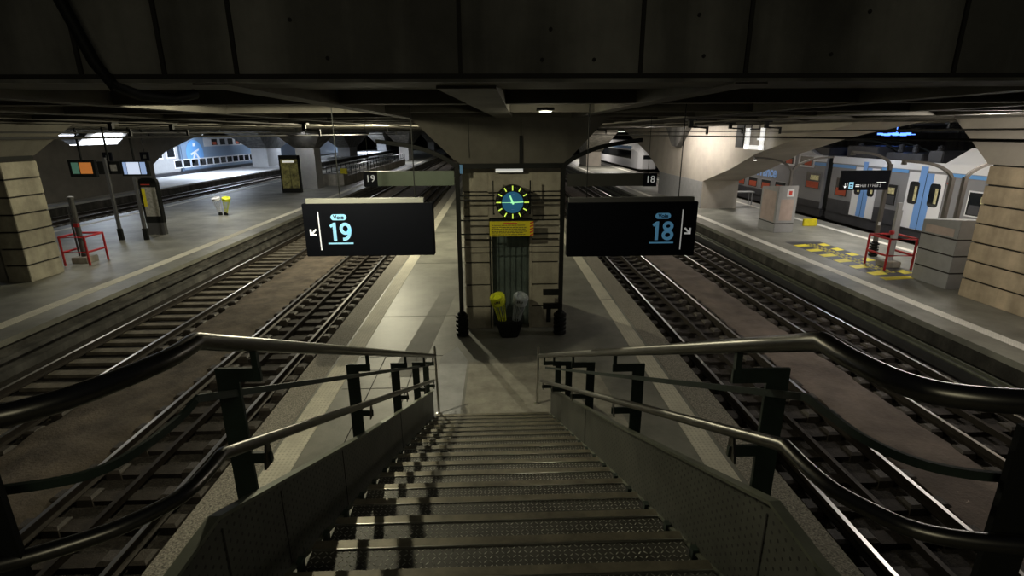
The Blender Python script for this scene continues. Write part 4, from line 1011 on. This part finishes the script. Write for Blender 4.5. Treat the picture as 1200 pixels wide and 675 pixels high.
def train_left():
    X = -37.0; oy = 75
    t = thing('double_deck_train', 'blue and grey double-deck train behind the far bright platform on the left', 'train', (X, oy, 0))
    def part(name, boxes, m, parent=t, bevel=0):
        b = MB()
        for q in boxes: b.box(q[0], q[1], q[2]-oy, q[3]-oy, q[4], q[5])
        return b.build(name, m, parent, bevel)
    part('car_body', [(-2.8, 0, 38, 64.2, .2, 4.1)], M_grey, bevel=.1)
    part('car_body', [(-2.8, 0, 64.8, 92, .2, 4.25)], M_trgrey, bevel=.12)
    part('car_body', [(-2.8, 0, 92.6, 140, .2, 4.1)], M_trgrey, bevel=.12)
    part('skirt', [(-2.7, -.05, 38, 140, -.5, .22)], M_tdark)
    part('pale_band', [(0, .02, 70, 91.6, 2.95, 4.02)], mat('train_pale', (.5, .5, .52), .4))
    for k in range(9):
        y0 = 72 + k*2.15
        w_ = part('upper_window', [(0.02, .05, y0, y0+1.35, 3.10, 3.88)], M_glass)
        if k % 3 == 0: part('seat_view', [(.05, .055, y0+.2, y0+1.1, 3.15, 3.5)], M_seatr, w_)
    for k in range(20):
        y0 = 63.0 + k*1.75 + (14 if k > 15 else 0)
        w_ = part('lower_window', [(0.0, .04, y0, y0+1.6, .62, 1.62)], M_white)
        part('pane', [(.04, .05, y0+.12, y0+1.48, .74, 1.50)], M_glass, w_)
    b = MB(); ed = [(1.9*math.cos(2*PI*k/28), 2.2+1.6*math.sin(2*PI*k/28)) for k in range(28)]
    b.prism([(p[0]+67.7-oy, p[1]) for p in ed], 'x', 0.0, .03); b.build('logo_oval', M_tblue, t)
    b = MB()
    b.prism([(67.4-oy, 3.05), (67.9-oy, 3.05), (68.0-oy, 3.4), (67.4-oy, 3.4)], 'x', .03, .05)
    b.prism([(66.6-oy, 2.2), (68.6-oy, 2.75), (68.6-oy, 2.55), (66.8-oy, 2.0)], 'x', .03, .05)
    b.prism([(67.6-oy, 2.3), (68.0-oy, 2.3), (69.0-oy, 1.0), (68.6-oy, 1.0)], 'x', .03, .05)
    b.prism([(67.4-oy, 2.2), (67.8-oy, 2.2), (67.0-oy, 1.0), (66.6-oy, 1.0)], 'x', .03, .05); b.build('logo_figure', M_white, t)
    for k in range(3):
        y0 = 57 + k*2.4; w_ = part('window', [(0, .03, y0, y0+1.7, 1.8, 3.3)], M_white); part('pane', [(.03, .04, y0+.15, y0+1.55, 1.95, 3.15)], M_glass, w_)
train_left()

# ------------------------------------------------------------------ overhead line and ceiling fittings
for x, z, lab in ((-5.46, 4.37, 'thin overhead wire above the track left of the island'), (-9.33, 4.46, 'thin overhead wire above the track along the left platform'), (5.34, 4.30, 'thin overhead wire above the track right of the island'), (8.67, 4.42, 'thin overhead wire above the track along the right platform'), (20.4, 4.35, 'overhead wire above the parked train')):
    tag(MB().cyl((x, 2, z), (x, 150, z), .016, 8).build('overhead_wire', M_cable), lab, 'wire')
def insulator(x, y, label, drop=.42):
    y = 3.65 + 2.56*round((y-3.75)/2.56) + .1
    t = thing('wire_hanger', label, 'wire hanger', (x, y, 4.72))
    b = MB(); b.box(-.05, .05, -.05, .05, -drop*.5, .0); b.box(-.12, .12, -.12, .12, -.04, 0); b.build('bracket', M_black, t)
    b = MB(); b.cyl((0, 0, -.18), (.45, 0, -.22), .02, 8)
    for k in range(4): b.lathe([(.03, -.02), (.085, 0), (.03, .02)], (.12+k*.09, 0, -.20), 10)
    b.box(.42, .47, -.03, .03, -drop+.04, -.18); b.build('insulator', M_black, t, smooth=False)
    return t
for x, y, n in ((-5.7, 16.0, 'over the track left of the island, nearest'), (-9.6, 15.0, 'over the track along the left platform, nearest'), (-9.6, 17.2, 'over the track along the left platform, second'), (-5.7, 30, 'over the track left of the island, farther'), (-9.6, 27, 'over the track along the left platform, farther'),
                (5.1, 13.5, 'over the track right of the island, nearest'), (8.4, 16.5, 'over the track along the right platform, nearest'), (8.4, 19.5, 'over the track along the right platform, second'), (5.1, 28, 'over the track right of the island, farther'), (17.0, 22.5, 'in front of the parked train'), (18.6, 21.5, 'beside the white rear deck of the train'), (-24, 33, 'before the six-sided opening, left'), (-23.5, 36, 'before the six-sided opening, right')):
    insulator(x, y, 'black insulator bracket ' + n)
# cold tube lamps of the far left hall
for i, yy in enumerate((40, 62, 84, 108, 135)):
    t = thing('tube_lamp', ['cold white ceiling tube seen through the six-sided opening', 'cold white ceiling tube above the far left train logo', 'cold white ceiling tube behind the white lit column', 'cold white ceiling tube over the squat far column', 'farthest cold white ceiling tube on the left'][i], 'lamp', (-36.0 if i else -34.6, yy, 4.39))
    MB().box(-.25, .25, -6, 6, .04, .3).build('housing', M_grey, t); MB().box(-.2, .2, -5.9, 5.9, 0, .04).build('tube', M_tube_c, t)
for i, yy in enumerate((27, 50, 62)):
    t = thing('tube_lamp', ['white ceiling tube in front of the big right pier', 'white ceiling tube just beyond the big right pier', 'farther white ceiling tube above the right platform'][i], 'lamp', (14.6, yy, 4.44)); MB().box(-.1, .1, -1.5, 1.5, .04, .25).build('housing', M_grey, t); MB().box(-.08, .08, -1.4, 1.4, 0.0, .04).build('tube', M_tube, t)
